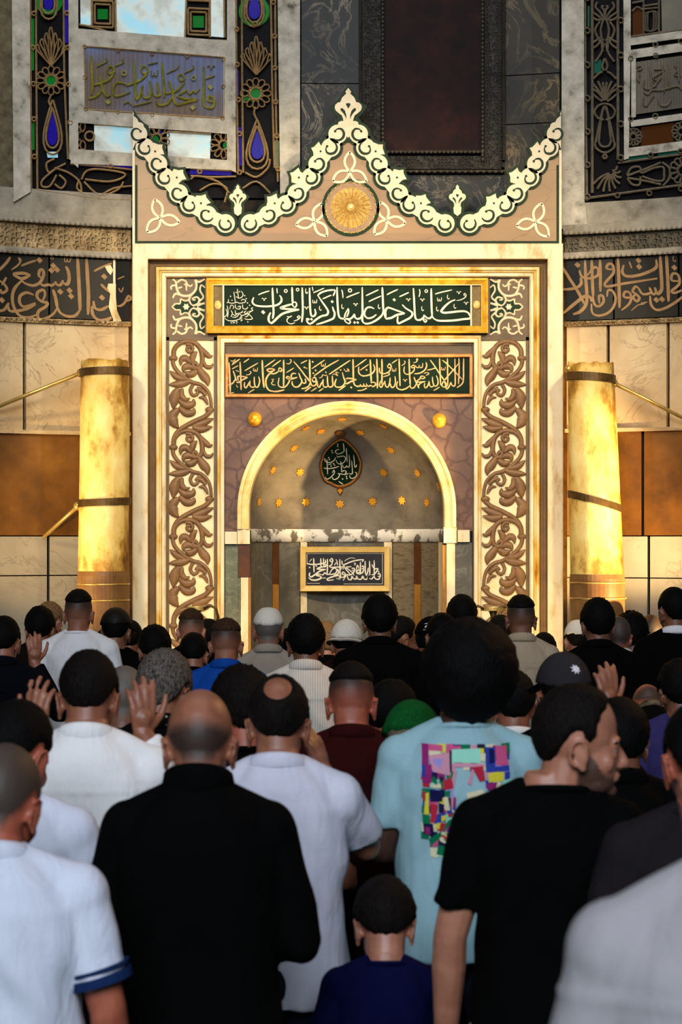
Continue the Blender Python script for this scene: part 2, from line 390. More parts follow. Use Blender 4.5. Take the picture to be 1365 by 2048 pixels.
GLY = {'V': ['10 -36,-10 -18,-20 0,20', '10 0,20 18,-20 36,-10'], 'H': ['11 0,-40 -4,5 12,28 28,10'],
       'S': ['11 -32,-25 -30,20 -8,20 -4,-10', '11 -4,-10 -2,20 22,20 30,-30'], 'T': ['13 -20,10 -5,-14 20,0']}
def script(mb, text, x0, y0, sc, mp, d1, d0, wk=1.0, taper=0.55, rnd=False):
    """pen strokes: 'width x,y x,y ...; ...' in a local frame with origin (x0, y0) and sc units per picture pixel"""
    k = 0
    for st in text.replace('\n', ' ').split(';'):
        t = st.split()
        if not t: continue
        if t[0] in GLY:
            for q in t[1:]:
                gx, gy = map(float, q.split(','))
                for g in GLY[t[0]]:
                    gs = g.split(); pts = [tuple(map(float, a.split(','))) for a in gs[1:]]
                    _pen(mb, [(x0 + (gx + a) / sc, y0 + (gy + b) / sc) for a, b in pts], float(gs[0]) / sc * wk, mp, d1, d0, taper, k, rnd); k += 1
        elif t[0][0] == 'D':
            r = float(t[0][1:]) * 0.62 / sc
            for q in t[1:]:
                a, b = map(float, q.split(',')); cx, cy = x0 + a / sc, y0 + b / sc
                mb.slab([(cx - r * 1.05, cy - r * 0.1), (cx - r * 0.1, cy - r), (cx + r, cy + r * 0.1), (cx + r * 0.1, cy + r)], mp, d1, d0)
        elif t[0][0] == 'O':
            r = float(t[0][1:]) / sc
            for q in t[1:]:
                a, b = map(float, q.split(',')); cx, cy = x0 + a / sc, y0 + b / sc
                pts = [(cx + r * math.cos(i * PI / 8), cy + r * math.sin(i * PI / 8)) for i in range(17)]
                mb.ribbon(pts, [r * 0.32] * 17, mp, d1, d0)
        else:
            pts = [tuple(map(float, a.split(','))) for a in t[1:]]
            _pen(mb, [(x0 + a / sc, y0 + b / sc) for a, b in pts], float(t[0]) / sc * wk, mp, d1, d0, taper, k, rnd); k += 1

def _pen(mb, pts, wd, mp, d1, d0, taper, k, rnd=False):
    sp = spline(pts, 5); n = len(sp); ws = []
    for i in range(n):
        a = sp[max(i - 1, 0)]; b = sp[min(i + 1, n - 1)]
        ang = math.atan2(b[1] - a[1], b[0] - a[0])
        q = 0.78 + 0.3 * abs(math.sin(ang - 0.6))            # a broad nib cut at a slant
        e = min(i, n - 1 - i) / max(1.0, n * 0.16)
        ws.append(0.5 * wd * q * (taper + (1 - taper) * min(1.0, e)))
    mb.ribbon(sp, ws, mp, d1 + 0.00012 * (k % 7), d0, rnd)

def strokes(mb, text, x0, y0, sc, mp, h, d0, mirror=None, dy=0.0, wk=1.0, leaf=False):
    """rounded carved strokes"""
    for st in text.replace('\n', ' ').split(';'):
        t = st.split()
        if not t: continue
        wd = float(t[0].rstrip('L')) / sc * wk; lf = t[0].endswith('L')
        pts = [tuple(map(float, a.split(','))) for a in t[1:]]
        pts = [(x0 + a / sc, y0 + b / sc + dy) for a, b in pts]
        if mirror is not None: pts = [(mirror - a, b) for a, b in pts]
        sp = spline(pts, 5); n = len(sp)
        if lf: ws = [0.62 * wd * max(0.10, math.sin(PI * (0.12 + 0.86 * i / (n - 1)))) for i in range(n)]
        else: ws = [0.5 * wd * (0.72 + 0.28 * min(1, (n - 1 - i) / (n * 0.5))) for i in range(n)]
        mb.ribbon(sp, ws, mp, d0 + h * (0.75 + 0.25 * random.random()), d0, True)
# ================================================================== THE SETTING
mb = MB(); mb.box(-7, 7, -8, 15.2, -0.12, 0.0)
tag(mb.build('floor', two('teal_carpet', rgb(30, 74, 66), rgb(40, 92, 80), 30, rough=0.95)), kind='structure')

def zref(y, side=0):                                  # the height at which a course line crosses the picture beside the mihrab
    return pw(265 if side == 0 else 1125, y, 0).z
def th(px): 
    p = pw(px, HOR, 0); return math.asin((p.x - WCX) / WR)
def wp(t, z, d): return Vector((WCX + (WR - d) * math.sin(t), WCY + (WR - d) * math.cos(t), z))
def wpatch(mb, t0, t1, z0, z1, d1, d0, mi=0):
    n = max(2, int(abs(t1 - t0) / 0.04)); vs = []
    for i in range(n + 1):
        t = t0 + (t1 - t0) * i / n
        vs += [wp(t, z0, d0), wp(t, z0, d1), wp(t, z1, d1), wp(t, z1, d0)]
    fs = [(i * 4 + j, i * 4 + j + 1, i * 4 + j + 5, i * 4 + j + 4) for i in range(n) for j in range(3)]
    fs += [(0, 1, 2, 3), (n * 4 + 3, n * 4 + 2, n * 4 + 1, n * 4)]
    mb.add(vs, fs, mi)

TL, TR, TMAX = th(265), th(1125), 1.15
G = 0.0022
XL = (265 - 682.5) * YM / F - 0.004; XR = (1127 - 682.5) * YM / F + 0.004       # the wall stops at the mihrab's flanks
ENDL, ENDR = math.asin((XL - WCX) / (WR - 0.09)), math.asin((XR - WCX) / (WR - 0.09))
ZTOP = pw(700, 470, 0).z
# core of the wall, behind the facing slabs
mb = MB(); wpatch(mb, -TMAX, ENDL, 0, 5.9, -0.043, -0.25); wpatch(mb, ENDR, TMAX, 0, 5.9, -0.043, -0.25); wpatch(mb, ENDL, ENDR, ZTOP, 5.9, -0.043, -0.25); tag(mb.build('wall_back', M['joint']), kind='structure')
for side in (0, 1):
    s = -1 if side == 0 else 1
    mb = MB()
    zf, zm, zb, zj = zref(650, side), zref(868 if side == 0 else 862, side), zref(1072, side), zref(1150 if side == 0 else 1155, side)
    def cuts(xs): return [th(x) for x in xs]
    rows = [(zm, zf, 0, [-300, -60, 48, 262] if side == 0 else [1128, 1218, 1338, 1440, 1650]),
            (zb, zm, 1, [-300, 262] if side == 0 else [1128, 1286, 1560]),
            (zj, zb, 2, [-300, -90, 97, 262] if side == 0 else [1128, 1298, 1560]),
            (0.0, zj, 2, [-300, -90, 97, 262] if side == 0 else [1128, 1298, 1560])]
    for z0, z1, mi, xs in rows:
        tt = cuts(xs)
        if side == 0: tt = [-TMAX] + tt[1:-1] + [ENDL]
        else: tt = [ENDR] + tt[1:-1] + [TMAX]
        for a, b in zip(tt, tt[1:]): wpatch(mb, a + G, b - G, z0 + 0.004, z1 - 0.004, 0.0 if mi else 0.012, -0.04, mi)
    # narrow ledge between the light and the brown marble
    a, b = (-TMAX, ENDL) if side == 0 else (ENDR, TMAX)
    wpatch(mb, a, b, zm - 0.012, zm + 0.012, 0.03, 0.0, 0)
    tag(mb.build('wall_left' if side == 0 else 'wall_right', [M['beige'], M['brownmarble'], M['slab']]), kind='structure')
    # cornice under the window
    z0, z1 = zref(514, side), zref(446 if side == 0 else 460, side)
    mb = MB(); wpatch(mb, a, b, z0, z1, 0.035, 0.0, 0); wpatch(mb, a, b, z1 - 0.03, z1 + 0.02, 0.085, 0.0, 1); wpatch(mb, a, b, z0 - 0.01, z0 + 0.02, 0.06, 0.0, 1)
    n = 120
    for i in range(n):                                # bead row along the lower edge, rope row along the upper
        t = a + (b - a) * (i + 0.5) / n
        for zz, d in ((z0 - 0.012, 0.055), (z1 - 0.035, 0.08)):
            p = wp(t, zz, d); mb.ell(p, (0.024, 0.018, 0.014), n=6, m=4, mi=1)
    tag(mb.build('trim_1' if side == 0 else 'trim_2', [M['carvedwarm' if side == 0 else 'carvedgrey'], M['stone']]), kind='structure')
    # cornice under the frieze
    mb = MB(); wpatch(mb, a, b, zf - 0.012, zf + 0.018, 0.04, 0.0)
    for i in range(n):
        t = a + (b - a) * (i + 0.5) / n
        mb.ell(wp(t, zf + 0.006, 0.04), (0.022, 0.016, 0.013), n=6, m=4)
    tag(mb.build('trim_3' if side == 0 else 'trim_4', M['carvedwarm']), kind='structure')
    # stone course the window stands on
    zs = zref(392 if side == 0 else 410, side)
    mb = MB(); wpatch(mb, a, b, z1, zs, 0.05, -0.02); tag(mb.build('trim_5' if side == 0 else 'trim_6', M['stone']), kind='structure')

for n_, x0, x1 in (('trim_7', XL - 0.06, XL + 0.001), ('trim_8', XR - 0.001, XR + 0.06)):       # mortar joint between wall and mihrab
    mb = MB(); mb.box(x0, x1, 14.16, 14.26, 0, ZTOP); tag(mb.build(n_, two(n_ + '_mortar', rgb(90, 66, 34), rgb(128, 98, 56), 12, rough=0.9)), kind='structure')
# inscription friezes
FL = '''36 785,100 795,300 805,500 810,640; 36 875,110 885,300 895,500 890,680; 30 810,630 760,690 680,695 610,660 580,600; 34 535,425 560,500 580,610;
30 580,610 540,670 470,715 410,725 380,690 395,640 460,600 480,560 420,545 375,500 385,450 440,430 455,480 430,540; 34 665,190 690,240 700,320 680,370 640,360;
28 640,330 610,380 570,370 560,340; 28 565,355 520,385 490,375 440,385 405,360; 30 440,310 395,290 400,235 430,225 442,270 420,330 390,365 330,385 250,360 220,330;
34 310,280 240,260 140,270 200,310 240,312 305,280; 32 225,330 150,410 125,500 140,600 200,690 290,710 370,680; 30 340,480 270,455 205,490 200,560 250,600 360,560;
30 360,575 270,620 180,640 100,640 80,585; 30 90,560 40,630 -30,640; 22 215,185 290,155 365,130; 18 115,225 180,180 210,130 190,105 200,140; 28 -20,240 60,160 105,95;
28 -10,330 50,380 70,430 20,460 5,420; 24 65,300 20,380; 32 1020,370 1070,420 1112,450; 30 945,540 960,610 1020,630 1100,590; 34 930,590 940,680 1000,735 1080,730 1130,705;
22 950,240 1040,195 1130,160; 24 1185,590 1220,590 1260,560 1300,490 1325,520 1280,545; 14 1190,320 1260,290; 14 1200,410 1225,450 1250,400;
D52 540,185 520,232 578,225 610,447 705,435 720,492 400,128 20,532 1055,294 1033,507; S 685,120; O14 527,105'''
FR = '''38 1120,120 1130,300 1140,480 1130,540 1090,570 1060,500; 28 1075,560 1040,575 1000,500; 28 1020,560 970,575 920,570 880,510;
30 900,530 850,490 815,545 860,580 890,620 860,655 820,610 855,575; 28 825,600 760,615 715,600 730,550 780,560 800,620 770,690 690,755; 36 650,170 658,350 665,550 668,730;
28 530,605 540,535 590,540 625,620 600,720 530,790 430,815 365,780 355,680; 30 600,300 525,290 545,240 590,250 600,340 510,450 530,490 700,460 900,430 1090,400;
34 715,250 700,330 750,375 880,365 1010,320 1080,270 1075,190; D56 880,200 887,270 200,250 1280,280 1080,640 1143,632; 18 775,210 805,290; 36 1190,115 1200,300 1210,500 1215,660;
30 1330,430 1250,420 1260,350 1320,360 1335,460 1250,540 1290,560 1400,515; 30 1010,590 1020,690 1080,750 1180,730 1300,660 1400,580; 34 450,190 455,350 455,550;
30 370,600 390,690 440,710 490,660 480,595 440,600 445,680; 34 358,190 365,400 375,610; 36 283,190 292,400 305,600 290,700 230,770 150,800;
30 220,310 250,380 330,400 420,370 430,295 380,280 310,370; 32 235,390 240,460 170,510 20,525; 36 30,270 110,400 200,540 280,690; 36 40,790 170,680 280,600 340,610 360,660;
14 800,760 870,700 910,690 980,660; 14 905,690 920,670 930,690 950,660; H 1270,185'''
for side in (0, 1):
    z0, z1 = zref(648, side), zref(514, side)
    a, b = (-TMAX, ENDL) if side == 0 else (ENDR, TMAX)
    t = thing('inscription_frieze', 'curved black stone frieze with faded gold Arabic lettering, left of the mihrab' if side == 0 else
              'curved black stone frieze with faded gold Arabic lettering, right of the mihrab', 'frieze', group='inscription friezes on the apse wall')
    mb = MB()
    for x0, x1 in (((-300, 97), (97, 228), (228, 262)) if side == 0 else ((1128, 1230), (1230, 1360), (1360, 1650))):
        ta, tb = th(x0), th(x1)
        if side == 0 and x0 < -200: ta = a
        if side == 1 and x1 > 1600: tb = b
        if x1 == 262: tb = ENDL
        if x0 == 1128: ta = ENDR
        wpatch(mb, ta + 0.0012, tb - 0.0012, z0 + 0.02, z1 - 0.008, 0.02, -0.04)
    mb.build('slab', M['frieze'], t)
    mb = MB()
    if side == 0: script(mb, FL, 0, 495, 5.056, pw, 0.0255, 0.015)
    else: script(mb, FR, 1120, 485, 5.571, pw, 0.0255, 0.015)
    mb.build('lettering', M['friezeletter'], t)
    if side == 0:
        mb = MB(); q = lambda l: [(x / 5.056, 495 + y / 5.056) for x, y in l]
        mb.slab(q([(1145, 85), (1168, 85), (1168, 360), (1172, 560), (1170, 770), (1145, 770)]), pw, 0.026, 0.015)
        mb.slab(q([(1172, 365), (1095, 365), (1085, 410), (1115, 470), (1100, 600), (1130, 690), (1165, 770), (1235, 755), (1185, 640), (1172, 500)]), pw, 0.0268, 0.015)
        mb.slab(q([(1060, 190), (1120, 178), (1145, 230), (1120, 280), (1085, 240)]), pw, 0.0268, 0.015)
        mb.build('plaster_patch', M['cream'], t)

# ---------------------------------------------------------------- middle bay of the apse above the mihrab
def cq(l, x0, y0, s): return [(x0 + x / s, y0 + y / s) for x, y in l]
zlo, zhi = ZTOP + 0.002, 5.9
mb = MB()
for x0, x1, z0, z1, mi in ((602, 722, zlo, pw(660, 170, 0).z, 0), (602, 722, pw(660, 168, 0).z, zhi, 0), (720, 1012, zlo, pw(860, 347, 0).z, 2), (720, 1012, pw(860, 340, 0).z, zhi, 2),
                           (1010, 1122, zlo, pw(1060, 250, 0).z, 1), (1010, 1122, pw(1060, 248, 0).z, pw(1060, 152, 0).z, 1), (1010, 1122, pw(1060, 150, 0).z, zhi, 1)):
    wpatch(mb, th(x0) + 0.0006, th(x1) - 0.0006, z0, z1, 0.03, -0.05, mi)
tag(mb.build('wall_back', [M['darkmarble'], M['verde'], M['darkmarble']]), kind='structure')
t = thing('marble_panel', 'dark red porphyry panel in a carved black stone frame above the mihrab', 'wall panel')
mb = MB(); mb.rect(764, 970, -130, 310, pw, 0.05, 0.02); mb.build('slab', M['red'], t)
mb = MB()
for x0, x1, y0, y1 in ((728, 762, -130, 318), (970, 1004, -130, 318), (728, 1004, 312, 338)): mb.rect(x0, x1, y0, y1, pw, 0.075, 0.02)
mb.build('carved_border', M['darkcarved'], t)
mb = MB()
for x in (722, 766, 966, 1008):
    mb.ribbon([(x, y) for y in range(-130, 322, 30)], [4.0] * 16, pw, 0.10, 0.02, True)
for y, xa, xb in ((304, 766, 966), (343, 720, 1010)):
    mb.ribbon([(xa + (xb - xa) * i / 10, y) for i in range(11)], [4.0] * 11, pw, 0.10, 0.02, True)
for i in range(52):
    y = -120 + i * 8.6
    for x in (766, 966): mb.ell(pw(x, y, 0.10), (0.011, 0.012, 0.012), n=6, m=4)
for i in range(24):
    mb.ell(pw(768 + i * 8.6, 304, 0.10), (0.012, 0.012, 0.011), n=6, m=4)
    mb.ell(pw(724 + i * 12.2, 343, 0.10), (0.014, 0.012, 0.011), n=6, m=4)
mb.build('bead_moulding', two('dark_bead_stone', rgb(60, 54, 46), rgb(88, 80, 68), 20, rough=0.6), t)

mb = MB(); wpatch(mb, -TMAX, th(24), zref(392) + 0.002, 5.9, 0.05, -0.042); tag(mb.build('wall_left', M['reveal']), kind='structure')
mb = MB(); wpatch(mb, th(1705), TMAX, zref(410, 1) + 0.002, 5.9, 0.05, -0.042); tag(mb.build('wall_right', M['reveal']), kind='structure')
# ---------------------------------------------------------------- stained glass windows
def ring(cx, cy, r, n=18): return [(cx + r * math.cos(2 * PI * i / n), cy + r * math.sin(2 * PI * i / n)) for i in range(n + 1)]
def drop(cx, y0, y1, w, n=20):
    out = []
    for i in range(n + 1):
        a = 2 * PI * i / n; s = (1 - math.cos(a)) / 2            # 0 at the tip, 1 at the belly
        out.append((cx + w / 2 * math.sin(a) * (0.15 + 0.85 * s), y0 + (y1 - y0) * s))
    return out
def lead(mb, pts, wd=2.4, d=0.055): mb.ribbon(pts, [wd] * len(pts), pw, d, 0.012, True)
def tear(mb, cx, y0, y1, w, d1, d0): mb.slab(drop(cx, y0, y1, w)[:-1], pw, d1, d0)

wl = thing('window_1', 'stained glass window with daylight panes and Arabic panel, left of the mihrab', 'window', kind='structure')
mb = MB(); mb.rect(58, 560, -130, 396, pw, 0.0, -0.02); mb.build('dark_glazing', M['glassdark'], wl)
mb = MB()
mb.slab(cq([(50, -250), (130, -250), (135, 845), (60, 890)], 0, 0, 2.2016), pw, 0.075, -0.02)      # jambs
mb.slab(cq([(1220, -250), (1322, -250), (1322, 880), (1235, 880)], 0, 0, 2.2016), pw, 0.075, -0.02)
for q in ([(300, -250), (345, -250), (345, 740), (305, 700)], [(1000, -250), (1035, -250), (1040, 760), (1000, 740)],
          [(340, 125), (1010, 180), (1005, 255), (340, 202)], [(340, 480), (1010, 525), (1005, 590), (340, 540)],
          [(320, 655), (1005, 705), (1040, 750), (310, 720)], [(340, 200), (372, 200), (372, 490), (340, 490)], [(985, 250), (1008, 250), (1008, 530), (985, 530)]):
    mb.slab(cq(q, 0, 0, 2.2016), pw, 0.06, -0.02)
mb.build('plaster_frame', M['plaster'], wl)
mb = MB()
for q in ([(350, -250), (405, -250), (405, 110), (355, 110)], [(508, -250), (830, -250), (815, 168), (512, 148)], [(925, -250), (985, -250), (985, 165), (925, 160)],
          [(415, 552), (660, 565), (660, 690), (415, 668)], [(735, 580), (930, 592), (925, 700), (740, 690)], [(205, 668), (255, 668), (255, 694), (210, 694)]):
    mb.slab(cq(q, 0, 0, 2.2016), pw, 0.02, -0.01)
mb.build('daylight_pane', M['glasssky'], wl)
mb = MB()
q_ = lambda l: cq(l, 0, 0, 2.2016)
for q in ([(430, 40), (475, 40), (475, 85), (430, 85)], [(850, 70), (898, 70), (898, 122), (850, 122)], [(135, 80), (150, 80), (150, 310), (135, 310)], [(138, 540), (152, 540), (152, 660), (138, 660)],
          [(1210, 620), (1230, 620), (1230, 740), (1210, 740)]): mb.slab(q_(q), pw, 0.02, -0.01)
for cx, cy, r in ((225, 355, 20), (1127, 412, 24), (1000, 640, 18), (680, 615, 20)): mb.slab(q_(ring(cx, cy, r)[:-1]), pw, 0.03, -0.01)
mb.ribbon(q_(ring(215, 5, 50)), [5] * 19, pw, 0.02, -0.01); mb.ribbon(q_(ring(1120, 50, 60)), [4] * 19, pw, 0.02, -0.01)
for k in (-2, -1, 0, 1): mb.ribbon(q_([(1100 - 8 * k, 430 - k * 6), (1075 - 5 * k, 434 + k * 6)]), [4, 4], pw, 0.02, -0.01)
mb.build('green_glass', M['glassgreen'], wl)
mb = MB()
tear(mb, 231 / 2.2, 495 / 2.2, 640 / 2.2, 62 / 2.2, 0.03, -0.01); tear(mb, 1133 / 2.2, 575 / 2.2, 700 / 2.2, 78 / 2.2, 0.03, -0.01)
tear(mb, 213 / 2.2, -70 / 2.2, 45 / 2.2, 60 / 2.2, 0.03, -0.01); tear(mb, 1120 / 2.2, -50 / 2.2, 85 / 2.2, 75 / 2.2, 0.03, -0.01)
for q in ([(285, 0), (300, 0), (300, 190), (285, 190)], [(345, 712), (585, 728), (585, 748), (345, 730)], [(835, 748), (1020, 755), (1020, 772), (835, 768)],
          [(1045, 560), (1062, 560), (1066, 730), (1046, 730)], [(1040, 310), (1052, 310), (1052, 420), (1040, 420)], [(695, 575), (712, 575), (712, 600), (695, 600)]): mb.slab(q_(q), pw, 0.02, -0.01)
mb.build('blue_glass', M['glassblue'], wl)
mb = MB()
L = lambda s, wd=5.2: [lead(mb, spline(q_([tuple(map(float, a.split(','))) for a in st.split()]), 4), wd / 2.2016) for st in s.split(';') if st.strip()]
L('133,-250 135,300 138,840; 158,-250 160,300 165,830; 280,-250 283,300 300,700; 1040,-250 1042,300 1050,760; 1065,-250 1067,300 1072,760; 1190,-250 1200,400 1210,740; 1212,-250 1215,400 1225,800')
L('165,835 300,855 440,875 585,880; 310,722 450,732 585,748; 840,775 940,780 1040,778; 840,742 940,748 1040,752')
for cx, cy, r in ((225, 355, 1.0), (1127, 412, 1.05)):
    L(' '.join('%f,%f' % p for p in ring(cx, cy, 24 * r)))
    for k in range(12):
        a = 2 * PI * k / 12; u, v = math.cos(a), math.sin(a)
        pt = lambda x, y: '%f,%f' % (cx + r * (x * u - y * v), cy + r * (x * v + y * u))
        L(' '.join((pt(26, 0), pt(40, 11), pt(58, 10), pt(64, 0), pt(58, -10), pt(40, -11), pt(26, 0))), 3.6)
for cx, y0, y1, w, dd in ((231, 478, 652, 84, 0), (232, 440, 680, 120, 0), (1133, 555, 715, 100, 0), (1133, 530, 745, 140, 0), (213, -90, 60, 84, 0), (215, -120, 85, 110, 0), (1120, -90, 100, 100, 0), (1120, -110, 118, 128, 0)):
    lead(mb, [(x / 2.2016, y / 2.2016) for x, y in drop(cx, y0, y1, w)], 2.4)
for cx, cy in ((225, 290), (1130, 330)):                          # leaf sprays
    for k in range(-3, 4):
        hh = 170 - abs(k) * 26
        L('%f,%f %f,%f %f,%f %f,%f %f,%f' % (cx, cy, cx + k * 14, cy - hh * 0.5, cx + k * 20 - 8, cy - hh * 0.85, cx + k * 19, cy - hh, cx + k * 20 + 8, cy - hh * 0.8), 4.2)
        L('%f,%f %f,%f' % (cx + k * 20 + 8, cy - hh * 0.8, cx + k * 8, cy - hh * 0.3), 3.2)
L('225,420 215,450 232,480; 1125,470 1120,500 1133,530; 240,700 205,720 215,760 250,740 290,720; 250,740 190,790 185,820 220,820 250,770; 260,770 290,800 270,830 240,810; 240,740 300,760 350,800 360,850')
L('360,790 380,755 430,745 540,760 545,780 480,800 375,790; 370,800 440,860 520,835 545,800; 350,790 340,830 380,860; 430,870 500,830 580,820; 840,790 870,775 960,800 1010,850; 880,840 940,810 1000,830 990,890; 1080,760 1130,780 1180,740 1190,700; 1070,830 1130,800 1190,850')
for cx, cy in ((395, 600), (985, 640), (690, 610)):              # half flowers of the lower row
    for k in range(10):
        a = 2 * PI * k / 10 + 0.3; u, v = math.cos(a), math.sin(a)
        if cx == 395 and u > 0.55 or cx == 985 and u > 0.3: continue
        pt = lambda x, y: '%f,%f' % (cx - (30 if cx == 395 else 0) + x * u - y * v, cy + x * v + y * u)
        L(' '.join((pt(18, 0), pt(34, 10), pt(54, 9), pt(58, 0), pt(54, -9), pt(34, -10), pt(18, 0))), 3.4)
    L(' '.join('%f,%f' % p for p in ring(cx, cy, 20)))
for a, b, s in ((452, 62, 1.0), (875, 96, 1.05)):                 # nested squares round the green panes
    for r in (34, 46):
        L('%f,%f %f,%f' % (a - r, b - r * 1.3, a + r, b - r * 1.2)); L('%f,%f %f,%f' % (a + r, b - r * 1.2, a + r, b + r * 1.3)); L('%f,%f %f,%f' % (a + r, b + r * 1.3, a - r, b + r * 1.2)); L('%f,%f %f,%f' % (a - r, b + r * 1.2, a - r, b - r * 1.3))
    for k in (-60, -95, -130): L('%f,%f %f,%f' % (a - 46, b + k, a + 46, b + k + 4))
L('405,-250 405,110; 505,-250 510,148; 830,-250 815,168; 925,-250 925,165; 350,108 410,120 505,150; 512,150 815,172; 812,175 1000,180; 985,-250 990,165; 412,545 665,565; 738,578 930,590')
for cx, cy in ((145, 210), (147, 370), (150, 525), (152, 690), (150, 60), (295, 58), (300, 210), (302, 372), (310, 540), (1042, 130), (1045, 285), (1050, 440), (1055, 590), (1205, 10), (1210, 160), (1212, 300), (1215, 450), (1220, 600), (1225, 745), (487, 730), (880, 755), (1055, 760), (1125, 105)):
    mb.ribbon(q_(ring(cx, cy, 9, 10)), [2.2] * 11, pw, 0.07, 0.01, True)
mb.build('tracery', M['lead'], wl)
panel = MB(); panel.slab(q_([(375, 205), (985, 258), (985, 520), (378, 478)]), pw, 0.045, 0.0); panel = panel.build('lattice_panel', M['pierced'], wl)
mb = MB()
WT = '''24 105,120 110,280 115,400 105,480; 26 80,510 150,490 205,430; 26 170,290 190,360 210,430 240,490 280,480; 24 250,260 265,220 300,225 312,265 270,285 248,262; 24 308,285 250,350 120,390;
22 430,385 340,365 300,430 330,490 460,450; 26 490,170 500,300 505,450 515,520 550,470 570,390; 24 555,250 575,215 610,230 612,270 580,285 553,255; 24 612,290 540,350 420,395;
24 635,350 650,430 630,500 580,500 565,450; 24 705,360 715,440 730,480 690,490 660,460; 26 745,180 760,320 770,500; 26 810,350 840,440 860,540 890,575; 24 690,530 720,570 790,560 840,510;
22 890,310 920,290 950,330 920,350 890,312; 24 952,360 880,440 770,465; 26 880,490 960,515 1065,520 960,550 890,572; 22 900,480 975,430; 20 970,440 1000,470 1030,440 1050,460 1090,420;
26 1125,220 1130,400 1125,540 1150,590 1210,590 1225,520 1180,490 1165,530 1210,545; 18 1145,330 1230,300; D40 1190,407 255,542 1025,592; 16 155,220 250,170; 14 250,170 240,135; 16 320,215 400,180; 14 400,185 385,150;
16 620,200 710,180; 16 790,280 880,240; 14 885,240 900,205; 16 950,280 1040,235; 14 1040,235 1030,205; 16 480,580 650,540; O20 400,278; O18 1035,322; S 680,280; V 1195,230; 14 400,560 440,540 470,570'''
script(mb, WT, 160, 85, 4.55, pw, 0.07, 0.04, 1.1, rnd=True); mb.build('relief_lettering', M['gildgreen'], panel)
mb = MB()
for a in ('370,202 990,252', '990,252 988,522', '988,522 375,482', '375,482 370,202'):
    p, q = [tuple(map(float, s.split(','))) for s in a.split()]
    mb.ribbon(q_([p, ((p[0] + q[0]) / 2, (p[1] + q[1]) / 2), q]), [2.6] * 3, pw, 0.065, 0.02, True)
for cx, cy in ((372, 205), (520, 220), (670, 235), (825, 247), (985, 260), (985, 380), (980, 520), (520, 493), (670, 505), (372, 340), (378, 480)): mb.ribbon(q_(ring(cx, cy, 8, 8)), [1.8] * 9, pw, 0.07, 0.02, True)
mb.build('panel_rim', M['lead'], panel)

wr = thing('window_2', 'window of grey carved tracery with a small Arabic panel, right of the mihrab', 'window', kind='structure')
mb = MB(); mb.rect(1168, 1700, -130, 404, pw, 0.0, -0.02); mb.build('dark_glazing', M['glassdark'], wr)
r_ = lambda l: cq(l, 1165, 0, 4.875)
mb = MB(); mb.slab([(1124, -130), (1168, -130), (1170, 400), (1176, 452), (1124, 458)], pw, 0.075, -0.02)
for q in ([(400, -700), (475, -700), (475, 480), (455, 1545), (410, 1560)], [(460, 372), (2200, 120), (2200, 200), (480, 442)], [(470, 488), (2200, 240), (2200, 330), (480, 572)],
          [(470, 1177), (2200, 930), (2200, 1000), (480, 1237)], [(440, 1443), (2200, 1220), (2200, 1300), (430, 1530)], [(480, 570), (525, 570), (525, 1140), (480, 1150)]):
    mb.slab(r_(q), pw, 0.06, -0.02)
mb.build('plaster_frame', M['plaster'], wr)
mb = MB(); mb.slab(r_([(765, -300), (2200, -300), (2200, 100), (780, 317)]), pw, 0.03, -0.01); mb.build('dull_pane', M['glassgrey'], wr)
mb = MB()
for q in ([(490, 100), (540, 75), (590, 100), (590, 345), (495, 345)], [(575, 1240), (900, 1195), (890, 1385), (575, 1425)], [(1060, 1180), (1600, 1100), (1600, 1310), (1060, 1365)]): mb.slab(r_(q), pw, 0.02, -0.01)
mb.build('amber_glass', M['glassamber'], wr)
mb = MB()
for q in ([(445, 1530), (640, 1505), (640, 1560), (445, 1585)], [(740, 1495), (940, 1468), (940, 1520), (740, 1545)], [(55, 60), (72, 60), (72, 260), (55, 260)], [(120, 580), (185, 580), (185, 700), (120, 720)]): mb.slab(r_(q), pw, 0.02, -0.01)
mb.build('green_glass', M['glassteal'], wr)
mb = MB()
R = lambda s, wd=14: [lead(mb, spline(r_([tuple(map(float, a.split(','))) for a in st.split()]), 4), wd / 4.875) for st in s.split(';') if st.strip()]
R('95,-700 100,600 98,1880; 350,-700 350,600 350,1560; 25,-700 30,600 45,1960', 16); R('75,1930 500,1870 1000,1800 2200,1640; 350,1590 700,1540 1000,1500 2200,1340; 470,360 1000,285 2200,110', 14)
for cy in (-20, 300, 635, 960, 1285, 1610, 1920): mb.ribbon(r_(ring(50, cy, 26, 12)), [2.4] * 13, pw, 0.075, 0.01, True)
for cy in (200, 540, 870, 1210, 1540): mb.ribbon(r_(ring(378, cy, 26, 12)), [2.4] * 13, pw, 0.075, 0.01, True)
for cx, cy in ((345, 1905), (655, 1885), (965, 1840), (670, 1510), (960, 1470), (715, 435), (965, 400), (475, 570), (720, 540), (475, 1160), (715, 1132)): mb.ribbon(r_(ring(cx, cy, 22, 12)), [2.2] * 13, pw, 0.075, 0.01, True)
